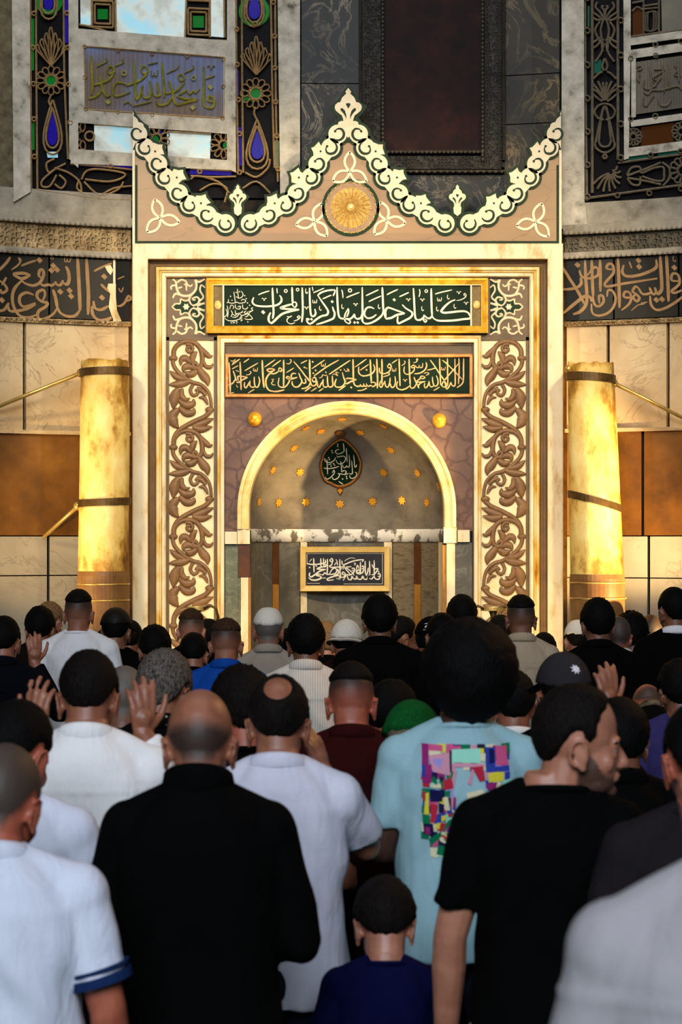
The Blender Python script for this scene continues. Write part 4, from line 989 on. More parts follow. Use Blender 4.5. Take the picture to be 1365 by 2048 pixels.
# ---------------------------------------------------------------- inscription panels
def ipanel(label, loc): return thing('inscription_plaque', label, 'plaque', loc=loc)
t = ipanel('long green panel with white Arabic lettering in a gold frame, topmost on the mihrab', pm(695, 612, 0))
mb = MB(); rframe(mb, 413, 977, 556, 666, [(0, 0.0025), (0, 0.062), (4, 0.066), (6, 0.058), (14, 0.038), (14.6, 0.028)]); part(mb, 'frame', M['gold'], t)
mb = MB(); rframe(mb, 426.6, 963.4, 570.6, 653.9, [(-4.5, 0.030), (-4.5, 0.041), (0, 0.040), (0.2, 0.012)]); 
for x in (447, 943): mb.rect(x - 1.6, x + 1.6, 568, 656, pm, 0.036, 0.003)
part(mb, 'fillet', M['inlay'], t)
mb = MB(); mb.rect(445, 946, 566, 658, pm, 0.018, 0.0025); bd = part(mb, 'board', M['board'], t)
mb = MB()
T1 = '''34 1070,262 1000,290 930,345 880,400 858,440 900,458 1000,452 1100,440 1200,435 1260,455 1300,510 1290,545 1200,555 1050,575 900,582 800,575 740,540 718,500; 30 705,90 708,250 712,400 720,510; 28 720,500 690,540 650,540 610,510 590,490;
22 600,500 588,560 612,602 635,575 605,552; 30 435,85 445,250 455,450 470,545 510,570 560,555 600,505; 32 265,335 320,390 400,440 420,480 390,530 320,570 250,605 205,620 193,580 200,510; 30 20,520 12,440 40,385 90,390 200,430 305,465; 33 305,470 190,490 100,535 15,550;
20 30,185 110,145 200,105; 20 222,215 290,185 365,150; 19 765,175 850,150 1020,112; D40 145,262; 16 525,100 535,150 520,220; O20 630,130; V 360,265 572,268 1125,157 1235,318; H 565,400 790,405 955,225 1055,365; S 833,255; 15 1090,275 1160,260 1220,225 1235,190 1215,165 1203,190 1235,215'''
T2 = '''H 92,130 302,395 640,370 1195,370; 30 148,80 152,250 160,420 175,500 212,510 240,470 228,400; 14 190,65 202,130; 17 205,155 290,120 370,85; 22 537,110 530,150 505,205; 27 535,112 430,120 330,150 270,195; 31 270,190 330,280 400,380 430,440 410,490 330,510 250,560 190,610 145,625 110,590 105,540;
19 345,250 410,220 480,190; 30 495,365 512,420 530,470 510,540 430,580 330,615 250,635; D38 492,290; D36 130,557 178,557 832,607 880,607; S 230,285; V 103,388 848,338; 30 565,70 570,250 580,420 595,510 630,545 690,547; 23 737,390 690,480 680,550 700,600 750,622 765,585 705,552 640,540; 22 737,395 740,450 712,525;
28 690,548 760,552 805,520 830,475; 29 830,480 840,530 880,552 930,530 945,470; 31 948,70 950,250 952,450 948,560 960,600 1010,625 1100,605 1190,550 1250,490 1265,430; 28 1130,400 1080,375 1020,385 985,440 985,500 1030,540 1100,530 1162,485; 31 1252,70 1260,250 1268,440;
19 1003,200 1100,155 1195,110; 19 1045,290 1140,245 1235,205; 19 705,230 800,190 905,150; O24 762,120; 17 635,110 650,160 655,235; 28 1300,540 1285,460 1310,400 1365,375; 28 1365,535 1320,550 1300,530; 19 1320,185 1365,165'''
T3 = '''30 1250,75 1255,250 1258,450 1243,605; 30 1095,70 1100,200 1105,330; 23 1105,305 1150,300 1165,340 1140,375 1105,345 1108,312; 33 1110,325 1030,345 920,385 1000,400 1100,405 1205,410; 35 1200,415 1080,435 960,470 880,530 820,590 780,615 745,585 742,520 770,455; 31 798,80 805,250 815,450 800,550;
31 515,225 493,290 530,340 620,360 760,360 870,340 930,290 932,230 905,195; D52 658,450; V 672,258; 19 583,187 660,155 752,128; O22 1000,128; O20 1180,108; 17 865,85 872,165; H 1305,140; V 1315,390; 15 1120,585 1180,565 1218,530 1200,505 1175,530 1210,540; 15 1015,515 1060,522 1092,505; 15 1062,520 1020,560 1030,605 1080,627 1142,608;
12 265,95 275,170 283,240; 12 213,140 225,230 235,300; 12 240,210 290,238 340,215 350,170 325,130; 12 130,250 135,300 190,315 260,300 300,315 380,300 388,270 345,255 325,278; 10 150,405 165,350 190,345 212,370 198,402; 12 232,330 245,390 300,402 312,360 270,372; 12 345,330 350,390 400,402 425,370; 12 505,380 478,395 500,425 440,440;
12 490,430 440,470 480,520 490,552 420,562 370,545; 12 110,350 125,430 118,530; 12 90,400 112,460 90,510 40,527; 12 70,540 130,577 220,577 300,555 342,530; 12 170,420 190,470 168,522; 12 190,527 250,522 290,480; 12 235,420 240,470 290,467 340,452 345,425; 12 300,542 340,502 400,482 440,470; 12 400,430 370,452 400,472 430,440; 10 320,592 330,562 345,577;
9 172,590 172,627; 9 190,592 200,592 202,627; 9 240,592 262,592 250,627; D18 222,605 162,210 183,270 188,270 400,245 378,200 420,310 452,345 425,598 115,305 300,140 250,150; 12 330,500 300,470 350,440; 12 440,470 420,510 380,520; 12 200,480 230,500 262,470'''
script(mb, T1, 770, 565, 7.583, pm, 0.0215, 0.015, 0.93); script(mb, T2, 600, 565, 7.583, pm, 0.0219, 0.015, 0.93); script(mb, T3, 440, 565, 7.583, pm, 0.0223, 0.015, 0.93)
part(mb, 'lettering', M['letter'], bd)
for x0, x1 in ((428, 445.5), (944.5, 962)):
    mb = MB(); mb.rect(x0, x1, 572, 653, pm, 0.022, 0.0025)
    part(mb, 'end_plate', M['olive'], t)
for x in (436, 954):
    mb = MB(); mb.ell(pm(x, 610, 0.025), (0.025, 0.021, 0.03), n=16, m=10); part(mb, 'boss', M['goldrelief'], t, smooth=True)

t = ipanel('long green panel with copper Arabic lettering in a copper frame, just above the arch', pm(695, 751, 0))
mb = MB(); rframe(mb, 450, 946.5, 707.5, 794.5, [(0, 0.003), (0, 0.032), (2, 0.036), (5.5, 0.036), (7, 0.03), (7.2, 0.01)]); part(mb, 'frame', M['copperframe'], t)
mb = MB(); mb.rect(454, 942, 713, 789, pm, 0.014, 0.003); bd = part(mb, 'board', M['board'], t)
S1 = '''24 1225,95 1222,250 1220,440 1195,520 1112,582; 22 870,125 950,190 1080,320 1212,458; 22 1145,90 1150,250 1145,400 1138,522; 22 1080,100 1082,300 1085,480 1075,550 1035,545 1012,488; 20 1012,490 985,560 945,602 928,560 905,465; 20 1150,170 1060,280 960,395 880,495 865,550 905,572 950,545 920,490 850,395; 22 955,95 958,300 962,545; 22 825,95 832,300 845,545; 22 668,120 740,220 830,355 912,465;
20 770,380 795,440 800,510 770,555 735,545 712,480 708,400; 20 738,545 690,570 662,540 648,470; 20 650,480 630,550 595,585 575,560 580,505; 16 828,570 728,630; 20 575,400 530,390 505,420 545,432 580,415 562,388; 20 520,420 480,450 448,490 592,478; 20 590,480 520,500 480,540 470,570 492,588; 22 400,405 430,480 482,565; 20 435,475 440,520 400,580 352,585 335,530;
24 320,105 325,250 332,420 340,540; 22 600,160 612,220 580,290 500,340 405,352; 18 545,175 540,240 500,247 490,210 480,247 445,247 428,215; 20 360,230 400,208 412,245 370,252 352,225; 20 412,240 400,300 340,350 270,357 235,310 245,230; 14 390,170 440,155 465,110 445,105 445,135; 14 195,215 240,190 255,150 235,140; V 255,465; 24 155,100 160,250 165,400 172,555; 20 85,390 95,480 75,560 30,577 15,520; 22 335,545 280,590 200,617 130,592 113,540 132,478;
16 35,180 130,115; S 75,285 890,265; 18 620,290 680,280 760,260 800,300; 14 565,350 610,330 650,350 600,380'''
S2 = '''20 1295,380 1290,450 1265,520 1230,512 1213,435; 20 1222,430 1190,480 1160,527 1135,500 1152,430; 20 1300,470 1310,520 1345,525 1365,490; 20 1260,200 1290,172 1312,220 1270,232 1253,195; 20 1312,220 1280,290 1200,322 1140,300 1133,230; 14 1188,367 1260,347 1288,325 1268,312; 24 1170,100 1172,250 1170,485; 24 1092,95 1098,250 1105,420 1100,545; 24 993,105 1000,250 1010,465; 22 820,215 818,300 870,352 950,347 1030,310 1062,250 1042,178; D26 938,263; 16 835,272 970,180; 17 762,222 937,98;
20 1010,460 1050,450 1078,480 1040,517 1000,500 960,512 930,468; 20 950,500 910,512 890,470; 20 905,505 860,512 840,480; 22 855,505 790,512 750,480 735,415; 24 732,100 735,250 738,420; 24 640,400 620,432 640,395 700,395 785,412; 24 782,412 700,440 640,472 608,460; 22 570,300 590,380 610,450 570,512 500,527 458,500 463,440 482,400; D28 705,530; 16 798,578 870,572 947,538; 17 513,578 622,502;
22 418,350 420,420 427,490 400,522 360,512 345,440 345,355; 20 360,505 310,527 280,500 275,430 285,408; 20 278,430 245,480 220,527 195,500 188,430; 19 368,332 520,230 690,118; 19 138,357 330,220 517,113; 17 105,247 302,113; 15 208,592 282,543; 15 93,592 182,533; 15 0,592 97,523; 22 120,390 158,378 172,430 130,442 108,400; 22 175,425 172,480 130,507 95,480 80,400; 25 72,105 75,250 82,410; 22 0,345 50,400 87,452; 22 85,450 60,510 0,540; D26 120,142 165,272 130,314 25,237;
12 590,245 630,290 660,250 670,290 640,240; S 285,185; 12 215,387 260,370 270,340 320,350 337,333; 12 420,330 460,330 500,352 470,300 520,310; D22 320,300 545,265'''
S3 = '''24 1325,105 1328,250 1332,435; 22 1082,135 1180,250 1270,370 1337,452; 20 1335,460 1310,510 1260,540 1198,547; 15 1253,587 1342,523; 22 1158,310 1185,380 1207,440 1160,512 1100,522 1062,480 1060,435; 20 1207,440 1235,467 1267,450 1253,395; D24 1245,225 1282,240; 15 1188,167 1287,118; 15 968,307 1087,233; 20 1120,320 1070,318 1045,350 1060,390 1138,375; 20 1135,380 1060,402 1010,400 973,385 990,363 1022,385 1010,450 950,522 880,522 848,480 862,382; 24 930,110 932,300 930,535; 13 968,165 1010,172 1042,140 1040,108 1023,110;
20 850,275 868,235 898,250 892,285 845,272; 20 855,285 800,317 750,322 728,300; 22 800,255 730,245 680,262 710,292 770,277 802,255; 25 765,288 700,340 663,410 665,500 710,572 800,592 880,582 942,565; 13 785,405 753,410 772,432 748,460 760,487 807,492; 17 638,222 802,108; 17 753,217 887,118; 27 605,115 612,280 620,420 634,535; 20 550,365 567,430 545,512 505,522 485,450 485,368; 20 502,515 450,527 415,490 422,428; 20 422,430 390,490 355,537 333,500 340,448; 15 387,617 487,558; 17 338,277 542,158; 17 323,152 407,93; S 505,258; 13 358,342 410,332 437,300 413,283;
24 268,140 275,280 280,420 285,570; 22 240,430 235,370 270,360 385,375; 22 382,380 310,412 250,452 213,450; 22 163,275 190,350 212,435; 20 197,400 160,462 100,492 65,470 58,415; 27 100,150 108,300 115,450 120,605; 15 143,192 262,103; 15 148,168 267,98; 15 143,252 242,198; 15 93,610 130,617 178,605; 12 213,490 225,520 242,525; 15 203,270 252,290; 13 125,125 170,130 200,100'''
mb = MB(); script(mb, S1, 780, 705, 8.273, pm, 0.0165, 0.012); script(mb, S2, 610, 705, 7.583, pm, 0.0165, 0.012); script(mb, S3, 445, 705, 7.583, pm, 0.0165, 0.012)
part(mb, 'lettering', M['copper'], bd)

YP = YM + 0.53                                          # the plaque hangs near the back of the niche
pp = lambda x, y, d: P(x, y, YP - d)
t = thing('framed_plaque', 'small black plaque with ivory Arabic lettering in a plain gold frame inside the niche', 'plaque', loc=pp(691, 1138, 0))
mb = MB(); rframe(mb, 600.5, 780.5, 1093.5, 1183, [(0, -0.02), (0, 0.022), (1, 0.026), (11, 0.024), (12, 0.018), (12.2, 0.004)], mp=pp); part(mb, 'frame', two('gilded_flat_frame', rgb(206, 164, 84), rgb(226, 188, 108), 10, rough=0.42, metal=0.3), t)
mb = MB(); mb.rect(611, 770, 1104, 1172, pp, 0.008, -0.02); bd = part(mb, 'board', two('black_board', rgb(16, 12, 14), rgb(30, 24, 26), 8, rough=0.4), t)
PT = '''18 205,195 208,300 210,405; 19 108,265 140,282 220,287 310,277 377,260 375,215; D22 145,332 243,310; 18 310,195 313,325; 18 350,195 352,290 375,322 388,290 352,288; 21 388,320 320,325 255,352 330,360 388,360; 21 372,365 290,390 220,440 165,472 140,440 152,405; 18 408,205 408,340 403,435;
23 310,432 260,430 248,450 300,460 312,490 240,517 170,512 128,478; 18 308,430 340,442 370,408 395,432 430,432 480,432 530,415 547,370 510,340 470,370 438,428; D20 345,487 372,487 500,462 470,470 640,350 610,350; 18 450,215 475,200 488,235 455,242 443,213; 18 486,235 470,290 438,312 470,330 560,325 680,325 765,320; 12 510,302 540,258 562,292; 12 530,210 550,240 555,302; 18 590,210 592,330 598,430 612,482;
18 608,480 650,472 672,430 640,398 628,430 668,442; 19 558,350 570,420 500,452; 19 592,492 540,490 592,497 575,452 480,470 408,500 420,522 502,512; 18 942,215 880,220 780,240 680,280 645,302 720,360 780,410 802,452; 18 940,215 923,248; 15 620,230 628,292; 18 650,320 700,380 745,435; 18 765,350 800,343 808,380 772,372; 18 808,370 790,410 740,442 680,432;
16 830,392 850,298 872,350 838,402 885,402 868,338; 12 798,270 822,270 808,302; 18 915,322 935,308 942,350 912,345; 18 942,350 930,402 880,427 828,410; 18 895,245 898,425; 18 965,235 968,400 987,442; 18 1030,235 1035,445; 18 1098,225 1100,465; 18 640,525 690,450 720,507 760,507 770,458 790,492 830,502 840,458 860,502 910,502 930,458 950,502 990,502 1022,438 998,502; 17 978,452 1000,410 1012,335;
18 1150,432 1175,418 1188,460 1153,462; 18 1187,455 1170,502 1120,502 1095,468 1060,502 1028,488; 18 1063,285 1100,350 1155,350 1110,422 1058,442; D20 1165,392; 8 660,240 700,210 760,190 820,200; 8 140,250 165,220 180,205'''
mb = MB(); script(mb, PT, 600, 1090, 7.378, pp, 0.0105, 0.006); 
for a, b, c, e in ((614, 768, 1106.5, 1107.3), (614, 640, 1166.3, 1167), (688, 766, 1167.5, 1168.2), (614, 614.8, 1106, 1130), (765, 765.7, 1106, 1168)): mb.rect(a, b, c, e, pp, 0.0095, 0.006)
part(mb, 'lettering', M['letter'], bd)
for x in (625, 755):
    mb = MB(); mb.tube([pp(x, 1096, 0.0), pp(x, 1088, -0.01), pp(x - 2, 1083, -0.025)], 0.007)
    part(mb, 'hook', M['bronze'], t)

# ---------------------------------------------------------------- giant candles
def candle(name_label, xt0, xt1, yt, xb0, xb1, bands, ring_ys, ybase, Y, seed, ties):
    r1 = (xt1 - xt0) / 2 * Y / F; r0 = (xb1 - xb0) / 2 * Y / F
    ct = P((xt0 + xt1) / 2, yt, Y); cb = P((xb0 + xb1) / 2, ybase, Y)
    t = thing('giant_candle', name_label, 'candle', loc=(cb.x, Y, 0), group='giant candles beside the mihrab')
    def at(y):
        z = P(0, y, Y).z; u = (z - cb.z) / (ct.z - cb.z); return Vector((cb.x + (ct.x - cb.x) * u, Y, z)), r0 + (r1 - r0) * u
    mb = MB(); vs = []; n = 40; k = 26
    for i in range(k + 1):
        c, r = at(ybase + (yt - ybase) * i / k)
        for j in range(n):
            a = 2 * PI * j / n
            q = r * (1 + 0.022 * noise.noise(Vector((math.cos(a) * 1.6, math.sin(a) * 1.6, c.z * 2.2 + seed))) + 0.008 * noise.noise(Vector((math.cos(a) * 6, math.sin(a) * 6, c.z * 9 + seed))))
            zz = c.z + (0.02 * noise.noise(Vector((math.cos(a) * 3, math.sin(a) * 3, seed))) if i == k else 0)
            vs.append((c.x + q * math.cos(a), c.y + q * math.sin(a), zz))
    c, r = at(yt); vs.append((c.x, c.y, c.z - 0.03))
    mb.add(vs, [(i * n + j, i * n + (j + 1) % n, (i + 1) * n + (j + 1) % n, (i + 1) * n + j) for i in range(k) for j in range(n)] + [(k * n + j, k * n + (j + 1) % n, (k + 1) * n) for j in range(n)])
    part(mb, 'wax_shaft', M['wax'], t, smooth=True)
    for ya, yb, tilt in bands:
        mb = MB(); vs = []
        for yy, o in ((yb, 0.0), (yb, 0.008), (ya, 0.008), (ya, 0.0)):
            c, r = at(yy)
            for j in range(n):
                a = 2 * PI * j / n; q = r * 1.015 + o
                vs.append((c.x + q * math.cos(a), c.y + q * math.sin(a), c.z - tilt * math.cos(a)))
        mb.add(vs, [(i * n + j, i * n + (j + 1) % n, (i + 1) * n + (j + 1) % n, (i + 1) * n + j) for i in range(3) for j in range(n)])
        part(mb, 'iron_band', M['bronze'], t, smooth=False)
    c, r = at(ybase); z0 = c.z; prof = [(r * 1.16, 0), (r * 1.16, 0.16), (r * 1.06, 0.2)]
    prof += [(r * 1.02, z0 - 0.30), (r * 1.02, z0 - 0.03), (r * 1.0, z0)]
    mb = MB(); mb.lathe(prof, (c.x, Y, 0), 40); part(mb, 'foot', M['waxbase'], t, smooth=False)
    for y in ring_ys:
        c, r = at(y); mb = MB(); mb.lathe([(r * 1.01, -0.006), (r * 1.045, -0.004), (r * 1.05, 0.0), (r * 1.045, 0.004), (r * 1.01, 0.006)], (c.x, Y, c.z), 40); part(mb, 'gilded_ring', M['brass'], t, smooth=True)
    for (xa, ya), (xb, yb) in ties:
        a = P(xa, ya, Y - 0.02); b = pw(xb, yb, 0.04); mb = MB(); mb.tube([a, a + (b - a) * 0.5, b], 0.013, 8)
        mb.ell(a, (0.03, 0.03, 0.03), n=8, m=6); part(mb, 'tie_rod', M['brass'], t, smooth=True)
    return t
candle('giant yellow wax candle with two iron bands, left of the mihrab', 162, 259, 722, 156, 258, [(737, 752, -0.006), (998, 1012, -0.01)], [1168, 1200], 1142, 13.62, 3.1, [((162, 746), (-60, 836)), ((156, 1012), (88, 1074))])
candle('giant wax candle glaring white on one side, right of the mihrab', 1136, 1228, 727, 1141, 1249, [(748, 764, 0.012), (996, 1010, 0.05)], [1165, 1196], 1148, 13.62, 9.7, [((1228, 766), (1420, 862)), ((1139, 738), (1134, 741))])

# brass candle trays that stand before the mihrab's feet
def tray(label, x0, x1, y, Y, hooks):
    a, b = P(x0, y, Y), P(x1, y, Y); c = (a + b) / 2
    t = thing('candle_tray', label, 'candle stand', loc=(c.x, Y, 0), group='brass trays before the mihrab')
    mb = MB(); w_ = (b.x - a.x) / 2
    mb.lathe([(w_ * 0.9, -0.012), (w_, -0.010), (w_, 0.012), (w_ * 0.96, 0.012), (w_ * 0.93, -0.004), (0.005, -0.004)], (c.x, Y, c.z), 32, sy=0.7); part(mb, 'tray', M['brass'], t)
    mb = MB(); mb.lathe([(0.10, 0), (0.10, 0.02), (0.03, 0.05), (0.016, 0.1), (0.016, c.z - 0.05), (0.03, c.z - 0.01)], (c.x, Y, 0), 16); part(mb, 'stem', M['bronze'], t, smooth=True)
    for hx in hooks:
        h = P(hx, y, Y - 0.03); s = 1 if hx > (x0 + x1) / 2 else -1
        mb = MB(); mb.tube([h + Vector((-s * 0.03, 0, 0)), h + Vector((s * 0.01, 0, 0.02)), h + Vector((s * 0.05, 0, 0.0)), h + Vector((s * 0.065, 0, -0.06)), h + Vector((s * 0.04, 0, -0.10))], [0.009, 0.009, 0.009, 0.008, 0.006], 8); part(mb, 'hook', M['bronze'], t, smooth=True)
tray('round brass candle tray with bent hooks at the right foot of the mihrab', 962, 1012, 1218, 13.45, (960, 1006))
tray('round brass candle tray with one bent hook at the left foot of the mihrab', 374, 414, 1217, 13.45, (417,))
# ================================================================== THE PEOPLE
_dg = None
def remesh(mb, voxel, name, it=3, fac=0.5):
    """one continuous surface grown round overlapping volumes"""
    me = bpy.data.meshes.new('tmp'); me.from_pydata(mb.v, [], mb.f); me.update()
    bm = bmesh.new(); bm.from_mesh(me); bmesh.ops.recalc_face_normals(bm, faces=bm.faces); bm.to_mesh(me); bm.free()
    o = bpy.data.objects.new('tmp', me); COL.objects.link(o)
    r = o.modifiers.new('r', 'REMESH'); r.mode = 'VOXEL'; r.voxel_size = voxel
    s = o.modifiers.new('s', 'SMOOTH'); s.factor = fac; s.iterations = it
    dg = bpy.context.evaluated_depsgraph_get(); dg.update()
    res = bpy.data.meshes.new_from_object(o.evaluated_get(dg)); res.name = name
    bpy.data.objects.remove(o); bpy.data.meshes.remove(me)
    res.polygons.foreach_set('use_smooth', [True] * len(res.polygons))
    return res

def skinmat(name, c, c2):
    m, nt, b = newmat(name)
    n = nd(nt, 'ShaderNodeTexNoise'); n.inputs['Scale'].default_value = 22; n.inputs['Detail'].default_value = 4
    nt.links.new(coords(nt), n.inputs['Vector']); r = ramp(nt, [(0.3, c2), (0.7, c)]); nt.links.new(n.outputs['Fac'], r.inputs['Fac'])
    nt.links.new(r.outputs['Color'], b.inputs['Base Color']); b.inputs['Roughness'].default_value = 0.46
    b.inputs['Subsurface Weight'].default_value = 0.08; b.inputs['Subsurface Radius'].default_value = (0.01, 0.004, 0.002); b.inputs['Subsurface Scale'].default_value = 0.5
    bump(nt, b, n.outputs['Fac'], 0.12, 0.003)
    return m
SK = {'fair': skinmat('fair_skin', rgb(171, 116, 91), rgb(151, 95, 73)), 'tan': skinmat('tan_skin', rgb(149, 95, 70), rgb(126, 75, 54)),
      'olive': skinmat('olive_skin', rgb(126, 80, 58), rgb(106, 65, 45)), 'brown': skinmat('brown_skin', rgb(75, 45, 33), rgb(59, 35, 24)), 'ruddy': skinmat('ruddy_skin', rgb(167, 93, 68), rgb(144, 70, 51))}

def hairmat(name, c, c2, scale=160):
    m, nt, b = newmat(name)
    n = nd(nt, 'ShaderNodeTexNoise'); n.inputs['Scale'].default_value = scale; n.inputs['Detail'].default_value = 3
    nt.links.new(coords(nt, (1, 1, 0.35)), n.inputs['Vector']); r = ramp(nt, [(0.35, c), (0.65, c2)]); nt.links.new(n.outputs['Fac'], r.inputs['Fac'])
    nt.links.new(r.outputs['Color'], b.inputs['Base Color']); b.inputs['Roughness'].default_value = 0.7; b.inputs['Specular IOR Level'].default_value = 0.08
    bump(nt, b, n.outputs['Fac'], 0.7, 0.006)
    return m
HM = {'black': hairmat('black_hair', rgb(3, 3, 3), rgb(8, 6, 6)), 'darkbrown': hairmat('dark_brown_hair', rgb(8, 6, 5), rgb(19, 13, 10)), 'brown': hairmat('brown_hair', rgb(38, 25, 17), rgb(64, 44, 30)),
      'grey': hairmat('grey_hair', rgb(36, 32, 29), rgb(104, 96, 88)), 'sandy': hairmat('sandy_hair', rgb(92, 68, 44), rgb(136, 104, 70)), 'stubble': hairmat('cropped_hair', rgb(70, 48, 38), rgb(96, 68, 54), 400),
      'greystubble': hairmat('cropped_grey_hair', rgb(92, 76, 66), rgb(126, 106, 92), 400), 'darkstubble': hairmat('cropped_dark_hair', rgb(34, 24, 20), rgb(56, 40, 33), 400)}

def cloth(name, c, c2=None, scale=500, rough=0.9, stripe=None, fold=0.25):
    m, nt, b = newmat(name); v = coords(nt)
    n = nd(nt, 'ShaderNodeTexNoise'); n.inputs['Scale'].default_value = scale; n.inputs['Detail'].default_value = 2; nt.links.new(v, n.inputs['Vector'])
    r = ramp(nt, [(0.3, c2 or tuple(x * 0.86 for x in c[:3]) + (1,)), (0.7, c)]); nt.links.new(n.outputs['Fac'], r.inputs['Fac'])
    out = r.outputs['Color']
    if stripe:
        col, axis, freq, wid = stripe
        sx = nd(nt, 'ShaderNodeSeparateXYZ'); nt.links.new(v, sx.inputs[0])
        mu = nd(nt, 'ShaderNodeMath', operation='MULTIPLY'); nt.links.new(sx.outputs[axis], mu.inputs[0]); mu.inputs[1].default_value = freq
        fr = nd(nt, 'ShaderNodeMath', operation='FRACT'); nt.links.new(mu.outputs[0], fr.inputs[0])
        lt = nd(nt, 'ShaderNodeMath', operation='LESS_THAN'); nt.links.new(fr.outputs[0], lt.inputs[0]); lt.inputs[1].default_value = wid
        mx = nd(nt, 'ShaderNodeMix', data_type='RGBA'); nt.links.new(lt.outputs[0], mx.inputs['Factor']); nt.links.new(out, mx.inputs[6]); mx.inputs[7].default_value = col; out = mx.outputs[2]
    nt.links.new(out, b.inputs['Base Color']); b.inputs['Roughness'].default_value = rough; b.inputs['Specular IOR Level'].default_value = 0.04
    w2 = nd(nt, 'ShaderNodeTexNoise'); w2.inputs['Scale'].default_value = 7; w2.inputs['Detail'].default_value = 3; w2.inputs['Distortion'].default_value = 1.2
    mp = nd(nt, 'ShaderNodeMapping'); mp.inputs['Scale'].default_value = (2.2, 2.2, 0.7); nt.links.new(v, mp.inputs['Vector']); nt.links.new(mp.outputs[0], w2.inputs['Vector'])
    bump(nt, b, w2.outputs['Fac'], fold, 0.03)
    return m
C_ = {'white': cloth('white_cotton', rgb(222, 220, 222)), 'warmwhite': cloth('white_shirt_cotton', rgb(232, 230, 228)), 'offwhite': cloth('cream_striped_cotton', rgb(214, 204, 190), stripe=(rgb(178, 168, 154), 0, 90, 0.22)),
      'bluewhite': cloth('pale_blue_knit', rgb(206, 210, 224)), 'lilac': cloth('pale_lilac_linen', rgb(204, 204, 218)), 'beige': cloth('beige_cotton', rgb(168, 150, 126)), 'greige': cloth('grey_beige_wool', rgb(150, 138, 124)),
      'black': cloth('black_cotton', rgb(5, 5, 5), fold=0.1), 'softblack': cloth('faded_black_cotton', rgb(9, 8, 8), fold=0.15), 'navy': cloth('navy_cotton', rgb(8, 9, 17), fold=0.15), 'childnavy': cloth('deep_blue_jersey', rgb(9, 11, 48), fold=0.2),
      'brown': cloth('dark_brown_cotton', rgb(22, 14, 12), fold=0.15), 'maroon': cloth('maroon_pique', rgb(46, 11, 11), fold=0.2), 'darkmaroon': cloth('dark_maroon_cotton', rgb(34, 9, 11), fold=0.2), 'blue': cloth('bright_blue_cloth', rgb(16, 64, 146)),
      'aqua': cloth('pale_aqua_jersey', rgb(146, 182, 190)), 'stripe': cloth('black_white_striped_jersey', rgb(20, 20, 22), stripe=(rgb(220, 216, 208), 2, 55, 0.35)), 'purple': cloth('blue_violet_cotton', rgb(52, 46, 92)), 'charcoal': cloth('charcoal_jersey', rgb(30, 26, 28)),
      'spotted': cloth('black_cotton_with_white_flecks', rgb(7, 7, 7)), 'camo': cloth('camouflage_collar_cloth', rgb(126, 110, 84), rgb(30, 28, 24), 26), 'jeans': cloth('dark_denim', rgb(26, 30, 44)), 'darktrousers': cloth('dark_trousers', rgb(10, 9, 10)), 'paleshorts': cloth('pale_grey_cotton', rgb(156, 148, 152)),
      'greyshirt': cloth('pale_grey_linen', rgb(150, 146, 148)), 'kufi': cloth('white_knitted_cap', rgb(226, 218, 204), rgb(200, 192, 178), 260), 'greenknit': cloth('green_knitted_cap', rgb(20, 92, 40), rgb(8, 58, 22), 220), 'capblack': cloth('black_cap_cloth', rgb(7, 6, 6)), 'capgrey': cloth('dark_grey_cap_cloth', rgb(44, 42, 44)),
      'capshiny': plain('worn_black_cap', rgb(14, 11, 10), 0.6, spec=0.2), 'trimblue': cloth('dark_blue_ribbed_trim', rgb(24, 42, 82))}
# printed T-shirt: patches of colour with a pale silhouette of the shirt's own cloth are separate small cut prints, built below
def flecks():
    m = C_['spotted']; nt = m.node_tree; b = nt.nodes['Principled BSDF']
    vo = nd(nt, 'ShaderNodeTexVoronoi'); vo.inputs['Scale'].default_value = 34; nt.links.new(coords(nt), vo.inputs['Vector'])
    r = ramp(nt, [(0.0, rgb(170, 170, 160)), (0.12, rgb(120, 120, 112)), (0.16, rgb(7, 7, 7))]); nt.links.new(vo.outputs['Distance'], r.inputs['Fac']); nt.links.new(r.outputs['Color'], b.inputs['Base Color'])
flecks()

def interp(x, tab):
    for (a, b), (c, d) in zip(tab, tab[1:]):
        if x <= c: return b + (d - b) * (x - a) / (c - a)
    return tab[-1][1]
HAIRLINE = [(0, -62), (36, -58), (54, -44), (68, -24), (80, -8), (92, -8), (100, -26), (110, -16), (118, 14), (150, 32), (180, 36)]
CR, CC = Vector((0.076, 0.098, 0.100)), Vector((0, -0.005, 0.150))   # skull half axes and centre above the neck pivot
def shell(mb, fn, n=56, m=40, cr=CR, cc=CC):
    """a blown-up skull whose thickness fn(azimuth from behind, elevation, direction) may sink it under the skin"""
    vs = []
    for i in range(1, m):
        el = -PI / 2 + PI * i / m
        for j in range(n):
            a = 2 * PI * j / n
            d = Vector((math.sin(a) * math.cos(el), -math.cos(a) * math.cos(el), math.sin(el)))
            t = fn(abs(math.degrees(math.atan2(math.sin(a), math.cos(a)))), math.degrees(el), d)
            vs.append(cc + Vector((d.x * (cr.x + t), d.y * (cr.y + t), d.z * (cr.z + t))))
    vs += [cc + Vector((0, 0, -cr.z + 0.02)), cc + Vector((0, 0, cr.z + fn(0, 90, Vector((0, 0, 1)))))]
    k = (m - 1) * n
    fs = [(i * n + j, i * n + (j + 1) % n, (i + 1) * n + (j + 1) % n, (i + 1) * n + j) for i in range(m - 2) for j in range(n)]
    fs += [(k, (j + 1) % n, j) for j in range(n)] + [(k + 1, (m - 2) * n + j, (m - 2) * n + (j + 1) % n) for j in range(n)]
    mb.add(vs, fs)
ss = lambda x: 0 if x <= 0 else 1 if x >= 1 else x * x * (3 - 2 * x)

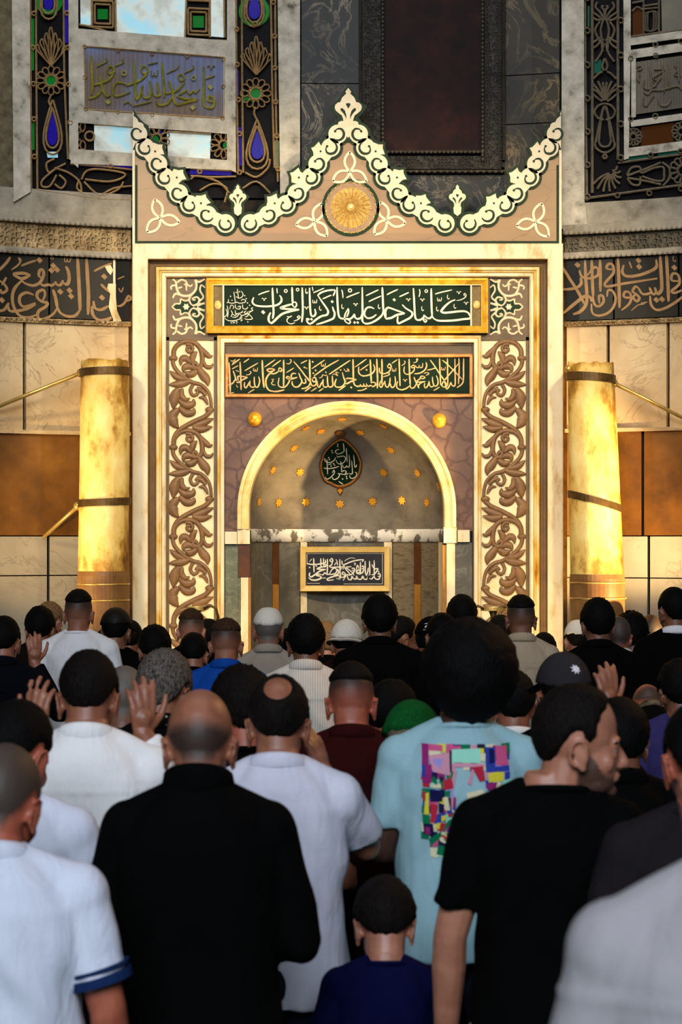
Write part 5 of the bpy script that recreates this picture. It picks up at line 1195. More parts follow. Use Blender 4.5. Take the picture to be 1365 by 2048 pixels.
def hand(mb, W, D, N, thumb, curl=0.25, s=1.0, spread=0.10):
    """palm, four unequal fingers bent at the knuckles and a thumb from the side of the palm; D fingers' way, N the way the palm faces, thumb +1/-1 along D x N"""
    D = D.normalized(); N = (N - D * N.dot(D)).normalized(); Sd = D.cross(N) * thumb
    lens = (0.074, 0.082, 0.076, 0.058)
    for i in range(4):
        o = (1.5 - i)                                         # the index finger lies on the thumb's side
        k = W + D * (0.088 - 0.006 * abs(o - 0.3)) * s + Sd * o * 0.0205 * s
        mb.tube([W + Sd * o * 0.011 * s + D * 0.006, k], [0.0145 * s, 0.0125 * s], 8)
        mb.ell(k, (0.0115 * s,) * 3, n=8, m=6)
        d = (D + Sd * o * spread).normalized(); p = k; c = curl * (0.8 + 0.15 * i)
        pts, rs = [p], [0.0112 * s]
        for q, fr in enumerate((0.46, 0.30, 0.24)):
            d = (d * math.cos(c) + N * math.sin(c)).normalized(); p = p + d * lens[i] * fr * s
            pts.append(p); rs.append((0.0104, 0.0096, 0.0082)[q] * s)
        mb.tube(pts, rs, 8); mb.ell(p, (rs[-1],) * 3, n=8, m=6)
    mb.ell(W + D * 0.045 * s, (0.03 * s, 0.03 * s, 0.03 * s), n=10, m=7)
    b = W + D * 0.022 * s + Sd * 0.026 * s; m1 = b + (D * 0.55 + Sd * 0.75 + N * 0.25).normalized() * 0.044 * s; m2 = m1 + (D * 0.85 + Sd * 0.45 + N * 0.2).normalized() * 0.034 * s; m3 = m2 + (D * 0.95 + Sd * 0.2 + N * 0.2).normalized() * 0.026 * s
    mb.tube([b, m1, m2, m3], [0.0165 * s, 0.0125 * s, 0.0112 * s, 0.009 * s], 8); mb.ell(m3, (0.009 * s,) * 3, n=8, m=6)

def cropped(me, HMx, fn, T, name, skin, hc):
    """a thin copy of the scalp where fn (head coordinates) is positive; its density thins out towards the edge"""
    inv_ = HMx.inverted(); g = []
    for v in me.vertices:
        q = inv_ @ v.co; g.append(fn(q) if -0.03 < q.z < 0.28 and abs(q.x) < 0.1 else 0.0)
    keep = {}; vs = []; fs = []; dn = []
    for p in me.polygons:
        if all(g[i] > 0.02 for i in p.vertices):
            f = []
            for i in p.vertices:
                if i not in keep:
                    keep[i] = len(vs); v = me.vertices[i]; vs.append(v.co + v.normal * (0.0008 + T * g[i])); dn.append(g[i])
                f.append(keep[i])
            fs.append(f)
    m = bpy.data.meshes.new(name); m.from_pydata(vs, [], fs); m.polygons.foreach_set('use_smooth', [True] * len(fs))
    a = m.attributes.new('cover', 'FLOAT', 'POINT'); a.data.foreach_set('value', dn)
    return m
_cm = {}
def cropmat(skin, hc):
    if (skin, hc) in _cm: return _cm[(skin, hc)]
    m = SK[skin].copy(); m.name = hc + '_crop_on_' + skin; nt = m.node_tree; b = nt.nodes['Principled BSDF']
    src = b.inputs['Base Color'].links[0].from_socket
    at = nd(nt, 'ShaderNodeAttribute'); at.attribute_name = 'cover'
    n = nd(nt, 'ShaderNodeTexNoise'); n.inputs['Scale'].default_value = 420; nt.links.new(coords(nt), n.inputs['Vector'])
    ad = nd(nt, 'ShaderNodeMath', operation='MULTIPLY_ADD'); nt.links.new(n.outputs['Fac'], ad.inputs[0]); ad.inputs[1].default_value = 0.5; nt.links.new(at.outputs['Fac'], ad.inputs[2])
    r = ramp(nt, [(0.30, (0, 0, 0, 1)), (1.05, (1, 1, 1, 1))]); nt.links.new(ad.outputs[0], r.inputs['Fac'])
    mx = nd(nt, 'ShaderNodeMix', data_type='RGBA'); nt.links.new(r.outputs['Color'], mx.inputs['Factor']); nt.links.new(src, mx.inputs[6]); mx.inputs[7].default_value = CROPC[hc]
    nt.links.new(mx.outputs[2], b.inputs['Base Color']); b.inputs['Roughness'].default_value = 0.6
    _cm[(skin, hc)] = m; return m
CROPC = {'stubble': rgb(40, 27, 21), 'greystubble': rgb(62, 48, 40), 'darkstubble': rgb(20, 14, 11), 'brown': rgb(44, 29, 20), 'darkbrown': rgb(18, 12, 9), 'black': rgb(9, 7, 6), 'grey': rgb(88, 80, 72), 'sandy': rgb(96, 72, 48)}
def polar(q):
    d = Vector(((q.x - CC.x) / CR.x, (q.y - CC.y) / CR.y, (q.z - CC.z) / CR.z)); l = d.length or 1; d /= l
    return abs(math.degrees(math.atan2(d.x, -d.y))), math.degrees(math.asin(max(-1, min(1, d.z)))), d
def not_ear(q): return 1 - ss((abs(q.x) - 0.0765) / 0.004) * (1 if -0.035 < q.y < 0.03 and q.z < 0.142 else 0)
NP = [0]
def person(label, px, top, s, pitch=18, yaw=0, hyaw=0, roll=0, arms='fold', hair=('short', 'black'), skin='tan', shirt=('tee', 'black'), wid=1.0, vox=0.008, legs='darktrousers', hs=1.0, cap=None, lean=0, face=False, hx=0.0, cat='person', sleeve=None, collarcol=None, beard=None, sc=1.0):
    NP[0] += 1; sd = NP[0] * 7.31
    rnd = random.Random(NP[0])
    Y = F / s; X = (px - 682.5) / s; Z = (EYE - (top - HOR) / s) / sc; hs = hs / sc
    pr = math.radians(pitch)
    extra = {'short': .008, 'med': .016, 'wavy': .022, 'afro': .066, 'curly': .03, 'fade': .010, 'crown': .008}.get(hair[0], .002)
    if cap: extra = max(0.014, 0)
    headup = hs * (0.150 * math.cos(pr) + 0.100 + extra)
    if lean:
        lr = math.radians(lean); k = 0.9
        for _ in range(20): k = k * Z / ((0.95 + 0.518 * math.cos(lr)) * k + headup * math.cos(lr))
    else: k = (Z - headup) / 1.468
    t = thing('person', label, cat, loc=(X, Y, 0), group='worshippers standing in rows facing the niche'); t.rotation_euler = (0, 0, math.radians(yaw)); t.scale = (sc, sc, sc)
    HMx = Matrix.Translation((hx, -0.012 * k, 1.468 * k)) @ Matrix.Rotation(math.radians(hyaw), 4, 'Z') @ Matrix.Rotation(-pr, 4, 'X') @ Matrix.Rotation(math.radians(roll), 4, 'Y') @ Matrix.Diagonal((hs, hs, hs, 1))
    V = Vector; w = wid
    def bend(co):
        if not lean: return co
        tt = ss((co.z - 0.88 * k) / (0.30 * k)); a = math.radians(lean) * tt; y, z = co.y, co.z - 0.95 * k
        return V((co.x, y * math.cos(a) + z * math.sin(a), 0.95 * k + z * math.cos(a) - y * math.sin(a)))
    def fin(me, name, mats, parent, head=False):
        for v in me.vertices: v.co = bend(v.co)
        if not isinstance(mats, (list, tuple)): mats = [mats]
        me.materials.clear()
        for m in mats: me.materials.append(m)
        o = bpy.data.objects.new(name, me); COL.objects.link(o); o.parent = parent; me.name = name
        return o
    # ---- arms
    el, wr = {}, {}
    for sd_ in (-1, 1):
        mode = arms if isinstance(arms, str) else arms[0 if sd_ < 0 else 1]
        if mode == 'fold': e, q = V((sd_ * 0.222 * w, -0.01, 1.115 * k)), V((sd_ * 0.070, 0.185 * w, 1.09 * k))
        elif mode == 'down': e, q = V((sd_ * 0.232 * w, -0.02, 1.11 * k)), V((sd_ * 0.245 * w, 0.04, 0.86 * k))
        elif mode == 'wide': e, q = V((sd_ * 0.242 * w, 0.0, 1.115 * k)), V((sd_ * 0.10, 0.20 * w, 1.07 * k))
        elif mode == 'ear': e, q = V((sd_ * 0.240 * w, 0.13, 1.225 * k)), V((sd_ * 0.120, 0.14, 1.44 * k))
        elif mode == 'high': e, q = V((sd_ * 0.285 * w, 0.12, 1.24 * k)), V((sd_ * 0.155, 0.085, 1.54 * k))
        else: e, q = V((sd_ * 0.285 * w, 0.10, 1.20 * k)), V((sd_ * 0.148, 0.085, 1.475 * k))
        el[sd_], wr[sd_] = e, q
    sh = {q: V((q * 0.168 * w, -0.012, 1.378 * k)) for q in (-1, 1)}
    rings = [(0.86, .165, .118, 0), (0.95, .172, .124, 0), (1.06, .158, .114, 0), (1.18, .166, .120, -.005), (1.28, .174, .122, -.010), (1.36, .166, .114, -.014), (1.42, .122, .092, -.018), (1.45, .084, .074, -.020), (1.475, .062, .062, -.018), (1.52, .057, .059, -.010)]
    def ringset(mb, rr, add, sy=1.0):
        n = 24; vs = []
        for z, rx, ry, yc in rr:
            for j in range(n):
                a = 2 * PI * j / n; c, s_ = math.cos(a), math.sin(a); p = 0.86
                vs.append(V(((rx * w + add) * math.copysign(abs(c) ** p, c), yc + (ry * w + add) * math.copysign(abs(s_) ** p, s_), z * k)))
        m_ = len(rr); mb.add(vs, [(i * n + j, i * n + (j + 1) % n, (i + 1) * n + (j + 1) % n, (i + 1) * n + j) for i in range(m_ - 1) for j in range(n)] + [tuple(range(n - 1, -1, -1)), tuple((m_ - 1) * n + j for j in range(n))])
    # ---- body: one surface from crown to toes
    mb = MB(); ringset(mb, rings, 0.0)
    for q in (-1, 1):
        mb.ell(sh[q], (0.060 * w, 0.062, 0.062), n=12, m=8)
        mb.tube([sh[q], (sh[q] + el[q]) / 2, el[q]], [0.054, 0.048, 0.041], 12); mb.ell(el[q], (0.041,) * 3, n=10, m=7)
        mb.tube([el[q], el[q] + (wr[q] - el[q]) * 0.3, wr[q]], [0.041, 0.042, 0.029], 12); mb.ell(wr[q], (0.03,) * 3, n=10, m=7)
        mode = arms if isinstance(arms, str) else arms[0 if q < 0 else 1]
        if mode in ('raise', 'high'): hand(mb, wr[q], V((q * 0.02, -0.10, 1)), V((q * -0.55, 1, 0.1)), -1 if q > 0 else 1, 0.30, 0.98, 0.09)
        elif mode == 'ear': hand(mb, wr[q], V((q * -0.35, 0.12, 1)), V((q * -0.8, 0.4, 0.1)), -1 if q > 0 else 1, 0.30, 0.98, 0.06)
        elif mode == 'down': hand(mb, wr[q], V((0, 0.25, -1)), V((-q, 0.1, 0)), 1 if q > 0 else -1, 0.3)
        else: hand(mb, wr[q] + V((0, 0, 0.03 * q)), V((-q, 0.25, -0.1)), V((0, -1, 0)), 1 if q > 0 else -1, 0.18, 1.0, 0.05)
        mb.tube([V((q * 0.03, -0.02, 1.485 * k)), V((q * 0.085 * w, -0.02, 1.432 * k)), sh[q] + V((0, 0, 0.01))], [0.034, 0.034, 0.042], 10)
        hp, kn, an = V((q * 0.088 * w, 0, 0.92 * k)), V((q * 0.098, 0.015, 0.49 * k)), V((q * 0.10, -0.02, 0.085 * k))
        mb.tube([hp, hp + (kn - hp) * 0.5, kn], [0.088, 0.074, 0.056], 14); mb.ell(kn, (0.056,) * 3, n=10, m=7)
        mb.tube([kn, kn + (an - kn) * 0.3 + V((0, -0.012, 0)), an], [0.054, 0.056, 0.038], 14)
        mb.tube([an + V((0, -0.035, -0.04 * k)), an + V((0, 0.03, -0.03 * k)), an + V((q * 0.012, 0.13, -0.055 * k)), an + V((q * 0.016, 0.185, -0.066 * k))], [0.034, 0.042, 0.034, 0.02], 12)
        mb.ell(an + V((0, -0.03, -0.045 * k)), (0.034, 0.038, 0.036), n=10, m=7)
    hb = MB()
    hb.ell(CC, (CR.x, CR.y, CR.z), n=24, m=16)
    hb.ell((0, 0.036, 0.085), (0.061, 0.064, 0.086), n=18, m=12); hb.ell((0, 0.045, 0.032), (0.050, 0.048, 0.036), n=14, m=10)
    hb.ell((0, 0.084, 0.010), (0.022, 0.018, 0.016), n=10, m=7); hb.ell((0, 0.084, 0.128), (0.052, 0.016, 0.012), n=12, m=8)
    hb.tube([V((0, 0.094, 0.118)), V((0, 0.110, 0.092)), V((0, 0.116, 0.076))], [0.008, 0.011, 0.015], 10); hb.ell((0, 0.117, 0.074), (0.014, 0.012, 0.011), n=10, m=7)
    for q in (-1, 1):
        hb.ell((q * 0.012, 0.104, 0.070), (0.009, 0.010, 0.008), n=8, m=6); hb.ell((q * 0.040, 0.064, 0.080), (0.021, 0.022, 0.028), n=10, m=7)
        hb.ell((q * 0.0755, -0.002, 0.098), (0.010, 0.020, 0.032), rot=(0.12, 0, -q * 0.45), n=12, m=9)
        ring_ = [V((q * (0.083 + 0.006 * math.sin(a)), -0.006 + 0.0205 * math.cos(a) * 1.0 - 0.004, 0.100 + 0.031 * math.sin(a))) for a in [x * PI / 8 for x in range(-4, 13)]]
        hb.tube(ring_, 0.0055, 6); hb.ell((q * 0.078, 0.004, 0.066), (0.007, 0.010, 0.011), n=8, m=6)
    if face:
        for q in (-1, 1):
            hb.ell((q * 0.030, 0.0840, 0.1165), (0.0165, 0.0125, 0.0060), n=12, m=8); hb.ell((q * 0.030, 0.0840, 0.0985), (0.015, 0.0115, 0.0050), n=12, m=8)
        hb.ell((0, 0.086, 0.134), (0.050, 0.016, 0.008), n=12, m=8)
    hb.ell((0, 0.098, 0.050), (0.023, 0.011, 0.006), n=10, m=7); hb.ell((0, 0.096, 0.040), (0.020, 0.011, 0.007), n=10, m=7)
    mb.add([HMx @ V(v) for v in hb.v], hb.f)
    nb = V((hx * 0.3, -0.020, 1.40 * k)); nt_ = HMx @ V((0, -0.020, 0.085)); mb.tube([nb, (nb + nt_) / 2 + V((0, -0.004, 0)), nt_], [0.064 * hs, 0.057 * hs, 0.057 * hs], 16)
    mb.tube([HMx @ V((0, 0.03, 0.03)), V((0, 0.0, 1.42 * k))], [0.045 * hs, 0.05 * hs], 12)
    bme = remesh(mb, vox, 'body', 3 if vox > 0.006 else 4)
    st, hc = hair; crops = []
    if st in ('bald', 'buzz', 'fade'):
        def fcrop(q):
            az, e, d_ = polar(q)
            lim = interp(az, HAIRLINE) - 4
            g = ss((e - lim) / 20) * not_ear(q)
            if st == 'bald': g *= 0.72 * ss((8 - e) / 26) * (ss((128 - az) / 14))
            if st == 'buzz': g *= 0.85
            if st == 'fade': g *= 0.12 + 0.62 * ss((e + 36) / 48)
            return g
        crops.append((cropped(bme, HMx, fcrop, 0.0012 if st != 'buzz' else 0.003, 'hair', skin, hc), 'hair', cropmat(skin, 'stubble' if st == 'fade' and hc != 'black' else hc)))
    if beard:
        def fbeard(q):
            if q.y < -0.01: return 0.0
            line = interp(q.y, [(-0.01, 0.112), (0.03, 0.100), (0.06, 0.060), (0.085, 0.052), (0.13, 0.05)])
            g = ss((line - q.z) / 0.016) * ss((q.y + 0.012) / 0.014) * ss((q.z + 0.035) / 0.02)
            mo = ss((0.030 - abs(q.x)) / 0.008) * ss((q.z - 0.055) / 0.004) * ss((0.073 - q.z) / 0.005) * (1 if q.y > 0.09 else 0)
            lip = ss((0.022 - abs(q.x)) / 0.004) * ss((q.z - 0.034) / 0.003) * ss((0.057 - q.z) / 0.003)
            return 0.62 * max(g, mo) * (1 - lip) * not_ear(q)
        crops.append((cropped(bme, HMx, fbeard, 0.0014, 'beard', skin, beard), 'beard', cropmat(skin, beard)))
    body = fin(bme, 'body', SK[skin], t); cro = None
    for m_, n_, mt_ in crops: cro = fin(m_, n_, mt_, t) if n_ == 'beard' else fin(m_, n_, mt_, t); crop_o = cro
    # ---- hair
    far = 56 if vox <= 0.006 else 40
    if st not in ('none', 'bald', 'buzz'):
        T = {'short': .009, 'med': .017, 'wavy': .022, 'afro': .068, 'curly': .03, 'fade': .011, 'crown': .010, 'bald': .0022, 'buzz': .0045}[st]
        def fn(az, e, d):
            lim = interp(az, HAIRLINE)
            if st == 'afro': lim -= 6
            if st == 'fade': lim = max(lim, interp(az, [(0, 2), (60, 8), (100, 16), (125, 28), (180, 40)]))
            g = ss((e - lim) / (16 if st in ('short', 'fade', 'buzz', 'bald') else 11))
            if st == 'crown':
                c = math.degrees(math.acos(max(-1, min(1, d.dot(Vector((0, -0.80, 0.60)).normalized()))))); g *= ss((c - 22) / 16)
                if az > 110: g *= ss((58 - e) / 20) if e > 30 else 1
            if st == 'bald': g *= ss((14 - e) / 14); 
            nz = noise.noise(d * (9 if st in ('short', 'med', 'fade') else 6) + Vector((sd, 0, 0))); n2 = noise.noise(d * 30 + Vector((0, sd, 0)))
            amp = {'wavy': 0.5, 'curly': 0.4, 'afro': 0.09}.get(st, 0.30)
            th_ = T * (1 + amp * nz + amp * 0.5 * n2)
            if st == 'afro': th_ *= 0.85 + 0.25 * ss((e + 40) / 80)
            return -0.012 + (th_ + 0.012) * g
        hm = MB(); shell(hm, fn, far, int(far * 0.7)); hm.v = [tuple(HMx @ Vector(v)) for v in hm.v]
        me = bpy.data.meshes.new('hair'); me.from_pydata(hm.v, [], hm.f); me.polygons.foreach_set('use_smooth', [True] * len(me.polygons))
        ho = fin(me, 'hair', HM[hc], cro if st == 'fade' else t)
        if st == 'fade': ho.name = 'long_top'; cro['label'] = 'closely cropped sides'
    if face:
        for q in (-1, 1):
            hm = MB(); hm.ell((q * 0.030, 0.0825, 0.1075), (0.0120, 0.0105, 0.0090), n=14, m=10); hm.v = [tuple(HMx @ Vector(v)) for v in hm.v]
            o = hm.build('eye', plain('eye', rgb(120, 106, 96), 0.3), t, smooth=True)
            hm = MB(); hm.ell((q * 0.030, 0.0905, 0.1075), (0.0050, 0.0032, 0.0050), n=10, m=7); hm.v = [tuple(HMx @ Vector(v)) for v in hm.v]; hm.build('iris', plain('iris', rgb(34, 22, 16), 0.2), o, smooth=True)
            hm = MB(); hm.tube([V((q * 0.010, 0.099, 0.128)), V((q * 0.030, 0.097, 0.133)), V((q * 0.050, 0.082, 0.127))], [0.004, 0.005, 0.003], 8); hm.v = [tuple(HMx @ Vector(v)) for v in hm.v]; hm.build('eyebrow', HM['darkbrown'], t, smooth=True)
    # ---- shirt
    kind, col = shirt; cm = C_[col]
    A = 0.014
    SR = [(0.80, .186, .136, 0), (0.90, .187, .138, 0), (1.00, .180, .134, 0), (1.10, .178, .132, -.002), (1.20, .184, .134, -.006), (1.29, .188, .134, -.010), (1.36, .182, .127, -.014), (1.42, .140, .108, -.018), (1.456, .102, .089, -.020), (1.480, .080, .076, -.018)]
    if kind == 'jacket': SR = [(z, rx + .006, ry + .006, yc) for z, rx, ry, yc in [(0.72, .19, .14, 0)] + SR]
    if kind != 'tee': SR = SR + [(1.500, .072, .072, -.016)]
    mb = MB(); ringset(mb, SR, 0.002 if kind != 'jacket' else 0.008)
    ext = 0.30 if kind == 'jacket' else 0.0
    long_ = kind in ('shirt', 'jacket') if sleeve is None else sleeve == 'long'
    cuffs = {}
    for q in (-1, 1):
        mb.ell(sh[q] + V((0, 0, 0.002)), (0.066 * w, 0.074, 0.072), n=14, m=10)
        mb.tube([V((q * 0.040, -0.02, 1.470 * k)), V((q * 0.090 * w, -0.02, 1.440 * k)), sh[q] + V((0, 0, 0.014))], [0.044, 0.049, 0.056], 12)
        if long_:
            mb.tube([sh[q], (sh[q] + el[q]) / 2, el[q]], [0.066, 0.060, 0.054], 14); mb.ell(el[q], (0.054,) * 3, n=12, m=8)
            mb.tube([el[q], el[q] + (wr[q] - el[q]) * 0.4, el[q] + (wr[q] - el[q]) * 0.93], [0.054, 0.054, 0.041], 14)
        else:
            e_ = sh[q] + (el[q] - sh[q]) * 0.74; mb.tube([sh[q], (sh[q] + e_) / 2, e_], [0.066, 0.067, 0.065], 16); cuffs[q] = (e_, (el[q] - sh[q]).normalized())
    me = remesh(mb, max(vox * 1.3, 0.0085), 'shirt', 4)
    me.calc_loop_triangles() if False else None
    co = np.empty(len(me.vertices) * 3, 'f'); me.vertices.foreach_get('co', co); co = co.reshape(-1, 3)
    no = np.empty(len(me.vertices) * 3, 'f'); me.vertices.foreach_get('normal', no); no = no.reshape(-1, 3)
    ph = sd
    zk = co[:, 2] / k; low = np.clip((1.36 - zk) / 0.3, 0, 1)
    f = np.zeros(len(co), 'f')
    pts = co.tolist()
    for i, p in enumerate(pts):
        f[i] = noise.noise(V((p[0] * 7 + ph, p[1] * 7, p[2] * 3.2))) + 0.6 * noise.noise(V((p[0] * 13 + p[2] * 6, p[1] * 13, p[2] * 9 - abs(p[0]) * 8 + ph)))
    drag = np.sin((zk * 34 + np.abs(co[:, 0]) * 46 + ph)) * np.exp(-((zk - 1.17) / 0.13) ** 2)                  # folds that fan out from under the arms
    if kind == 'shirt':                                        # box pleat that falls from the yoke, and the yoke's fold
        back = (co[:, 1] < 0).astype('f'); pl = np.exp(-((np.abs(co[:, 0]) - 0.022) / 0.008) ** 2) * np.clip((1.335 - zk) / 0.02, 0, 1) * back
        co -= no * (pl * 0.007)[:, None]; co += no * (np.exp(-((zk - 1.335) / 0.007) ** 2) * back * 0.003)[:, None]
    amp = {'jacket': 0.007, 'shirt': 0.013}.get(kind, 0.013)
    co += no * ((f * amp * (0.35 + 0.65 * low)) + drag * 0.006)[:, None]
    me.vertices.foreach_set('co', co.ravel()); me.update()
    so = fin(me, {'tee': 'tshirt', 'polo': 'polo_shirt', 'shirt': 'shirt', 'jacket': 'jacket'}[kind], cm, t)
    if kind != 'tee':
        mb = MB(); n = 32; vs = []; hi = {'polo': 0.042, 'shirt': 0.046, 'jacket': 0.070}[kind]
        prof = [(0.074, 0.0), (0.069, hi), (0.073, hi + 0.004), (0.080, hi - 0.006), (0.090, 0.012), (0.084, 0.0)] if kind != 'jacket' else [(0.078, -0.02), (0.070, hi), (0.074, hi + 0.005), (0.080, hi), (0.094, -0.02)]
        cx = hx * 0.3
        for r, z in prof:
            for j in range(n):
                a = 2 * PI * j / n; b_ = -math.sin(a)                        # the back stands higher than the throat
                vs.append(V((cx + r * hs ** 0.5 * math.cos(a), -0.014 + r * hs ** 0.5 * math.sin(a), 1.462 * k + z * (0.75 + 0.25 * b_) + 0.012 * b_)))
        m_ = len(prof); mb.add(vs, [(i * n + j, i * n + (j + 1) % n, ((i + 1) % m_) * n + (j + 1) % n, ((i + 1) % m_) * n + j) for i in range(m_) for j in range(n)])
        me = bpy.data.meshes.new('collar'); me.from_pydata(mb.v, [], mb.f); me.polygons.foreach_set('use_smooth', [True] * len(me.polygons))
        co_ = fin(me, 'collar', C_[collarcol or col], so)
    else:
        mb = MB(); n = 28; pts = [V((hx * 0.3 + 0.078 * math.cos(a), -0.016 + 0.074 * math.sin(a), 1.474 * k - 0.014 * math.sin(a))) for a in [2 * PI * j / n for j in range(n + 1)]]
        mb.tube(pts, 0.009, 8); me = bpy.data.meshes.new('neckband'); me.from_pydata(mb.v, [], mb.f); me.polygons.foreach_set('use_smooth', [True] * len(me.polygons)); fin(me, 'neckband', C_[collarcol or col], so)
    if kind == 'polo' and collarcol is None and col == 'bluewhite' or kind == 'polo' and collarcol == 'trimblue':
        for q, (e_, d_) in cuffs.items():
            for o1, o2, mm in ((-0.030, -0.022, 'trimblue'), (-0.014, 0.006, 'trimblue')):
                mb = MB(); mb.tube([e_ + d_ * o1, e_ + d_ * o2], [0.0725, 0.0715], 20); me = bpy.data.meshes.new('sleeve_band'); me.from_pydata(mb.v, [], mb.f); fin(me, 'sleeve_band', C_[mm], so)
    # ---- trousers
    mb = MB(); ringset(mb, [(0.80, .172, .126, 0), (0.88, .176, .128, 0), (0.97, .174, .127, 0), (1.02, .164, .12, 0)], 0.003)
    for q in (-1, 1):
        hp, kn, an = V((q * 0.088 * w, 0, 0.90 * k)), V((q * 0.098, 0.012, 0.49 * k)), V((q * 0.10, -0.02, 0.085 * k))
        if legs == 'paleshorts': mb.tube([hp, hp + (kn - hp) * 0.5, kn], [0.104, 0.096, 0.088], 14)
        else: mb.tube([hp, hp + (kn - hp) * 0.5, kn, kn + (an - kn) * 0.5, an + V((0, 0, -0.02))], [0.102, 0.088, 0.072, 0.068, 0.062], 14)
    fin(remesh(mb, max(vox * 1.8, 0.013), 'trousers', 3), 'shorts' if legs == 'paleshorts' else 'trousers', C_[legs], t)
    # ---- headgear
    if cap:
        ck, cc_ = cap
        cut = {'kufi': [(0, -12), (180, 14)], 'ball': [(0, -10), (180, 16)], 'back': [(0, 2), (180, 16)], 'beanie': [(0, -14), (180, 12)], 'bucket': [(0, -18), (180, 4)]}[ck]
        tt = {'kufi': .012, 'ball': .018, 'back': .016, 'beanie': .018, 'bucket': .018}[ck]
        def fc(az, e, d):
            lim = interp(az, cut); g = ss((e - lim) / 4)
            top_ = 0.0
            if ck == 'kufi': top_ = -0.010 * ss((e - 55) / 30)
            return -0.012 + (tt + top_ + 0.012) * g + (0.004 if ck == 'beanie' and e < lim + 14 else 0) * g
        hm = MB(); shell(hm, fc, far, int(far * 0.8)); hm.v = [tuple(HMx @ Vector(v)) for v in hm.v]
        me = bpy.data.meshes.new('cap'); me.from_pydata(hm.v, [], hm.f); me.polygons.foreach_set('use_smooth', [True] * len(me.polygons))
        names = {'kufi': 'skullcap', 'ball': 'baseball_cap', 'back': 'baseball_cap', 'beanie': 'knitted_cap', 'bucket': 'bucket_hat'}
        capo = fin(me, names[ck], C_[cc_], t)
        if ck in ('ball', 'back', 'bucket'):
            hm = MB(); sg = -1 if ck == 'back' else 1; vs = []; n = 16 if ck != 'bucket' else 40
            for o_ in (0.0, 0.005):
                for rr in (0.0, 0.5, 1.0):
                    for j in range(n + 1):
                        a = (-0.95 + 1.9 * j / n) if ck != 'bucket' else 2 * PI * j / n
                        ln = 0.068 * math.cos(a * 0.9) ** 0.6 if ck != 'bucket' else 0.022
                        e = math.radians(10 if sg > 0 else -4); r_ = rr * ln
                        if ck == 'bucket': e = math.radians(interp(abs(math.degrees(a if a < PI else 2 * PI - a)), [(0, 4), (180, -18)]))
                        vs.append(CC + Vector(((CR.x + .016 + r_) * math.sin(a) * math.cos(e), sg * (CR.y + .016 + r_) * math.cos(a) * math.cos(e), CR.z * math.sin(e) - r_ * (0.35 if ck != 'bucket' else 0.9) + o_ - (0.012 * abs(math.sin(a)) * rr if ck != 'bucket' else 0))))
            q_ = n + 1; fs = []
            for L_ in (0, 1):
                for i in range(2):
                    for j in range(n): b0 = L_ * 3 * q_ + i * q_ + j; fs.append((b0, b0 + 1, b0 + q_ + 1, b0 + q_))
            for j in range(n): fs.append((2 * q_ + j, 2 * q_ + j + 1, 5 * q_ + j + 1, 5 * q_ + j)); fs.append((j, j + 1, 3 * q_ + j + 1, 3 * q_ + j))
            hm.add(vs, fs); hm.v = [tuple(HMx @ Vector(v)) for v in hm.v]
            me = bpy.data.meshes.new('visor'); me.from_pydata(hm.v, [], hm.f); me.polygons.foreach_set('use_smooth', [True] * len(me.polygons)); fin(me, 'brim' if ck == 'bucket' else 'visor', C_[cc_], capo)
    t['_k'] = k; P_ = (t, HMx, k, so, capo if cap else None)
    del t['_k']
    return P_
# ---- far rows, at the foot of the mihrab (left to right)
N_ = 0.006
person('grey-brown haired man whose ear shows past the dark-haired man at far left', 93, 1203, 324, 15, hyaw=-25, hair=('short', 'sandy'), skin='fair', shirt=('shirt', 'brown'), wid=.85)
person('man in a black and white striped top, mostly hidden by the smooth black cap', 258, 1240, 322, 20, hair=('short', 'black'), skin='olive', shirt=('tee', 'stripe'), wid=.95)
person('dark-haired man in black between the bright blue shirt and the cropped blond head', 417, 1238, 322, 22, hair=('short', 'black'), skin='olive', shirt=('shirt', 'black'), wid=.85)
person('sandy-haired head glimpsed left of the white bucket hat', 655, 1243, 322, 20, hyaw=20, hair=('med', 'sandy'), skin='fair', shirt=('shirt', 'black'), wid=.85)
person('short black-haired man half hidden right of the tall man in black', 818, 1254, 317, 22, hair=('short', 'black'), skin='olive', shirt=('tee', 'black'), wid=.85)
person('dark-haired youth left of the beige shirt, by the candle tray', 1003, 1230, 322, 22, hair=('short', 'black'), skin='olive', shirt=('tee', 'black'), wid=.8)
person('man in a white skullcap glimpsed at the foot of the right candle', 1158, 1238, 322, 18, hair=('short', 'darkbrown'), skin='fair', shirt=('shirt', 'greige'), wid=.85, cap=('kufi', 'kufi'))
person('man with cropped brown hair below the grey wall slab, right of the curly head', 1305, 1230, 316, 22, hair=('buzz', 'brown'), skin='tan', shirt=('shirt', 'black'), wid=.85)
person('thick black-haired man in a dark brown top at far left', 79, 1212, 335, 14, hair=('med', 'black'), skin='tan', shirt=('tee', 'brown'), wid=.92)
person('man in a smooth black cap, under the left candle', 231, 1216, 345, 16, hair=('short', 'black'), skin='olive', shirt=('tee', 'black'), wid=.88, cap=('ball', 'capshiny'))
person('man with faded sandy hair in a black shirt, by the left scroll panel', 382, 1217, 335, 16, hair=('fade', 'brown'), skin='fair', shirt=('polo', 'black'), wid=.88)
person('dark man in profile just right of the white skullcap and grey shirt', 560, 1258, 338, 20, hyaw=-50, hair=('short', 'black'), skin='brown', shirt=('tee', 'black'), wid=.8)
person('dark profile peering past the right side of the tall man in black', 793, 1232, 332, 15, hyaw=-60, hair=('short', 'black'), skin='olive', shirt=('tee', 'black'), wid=.8)
person('black-haired man in black before the right jamb of the niche', 925, 1189, 342, 14, hair=('med', 'black'), skin='olive', shirt=('tee', 'black'), wid=.84)
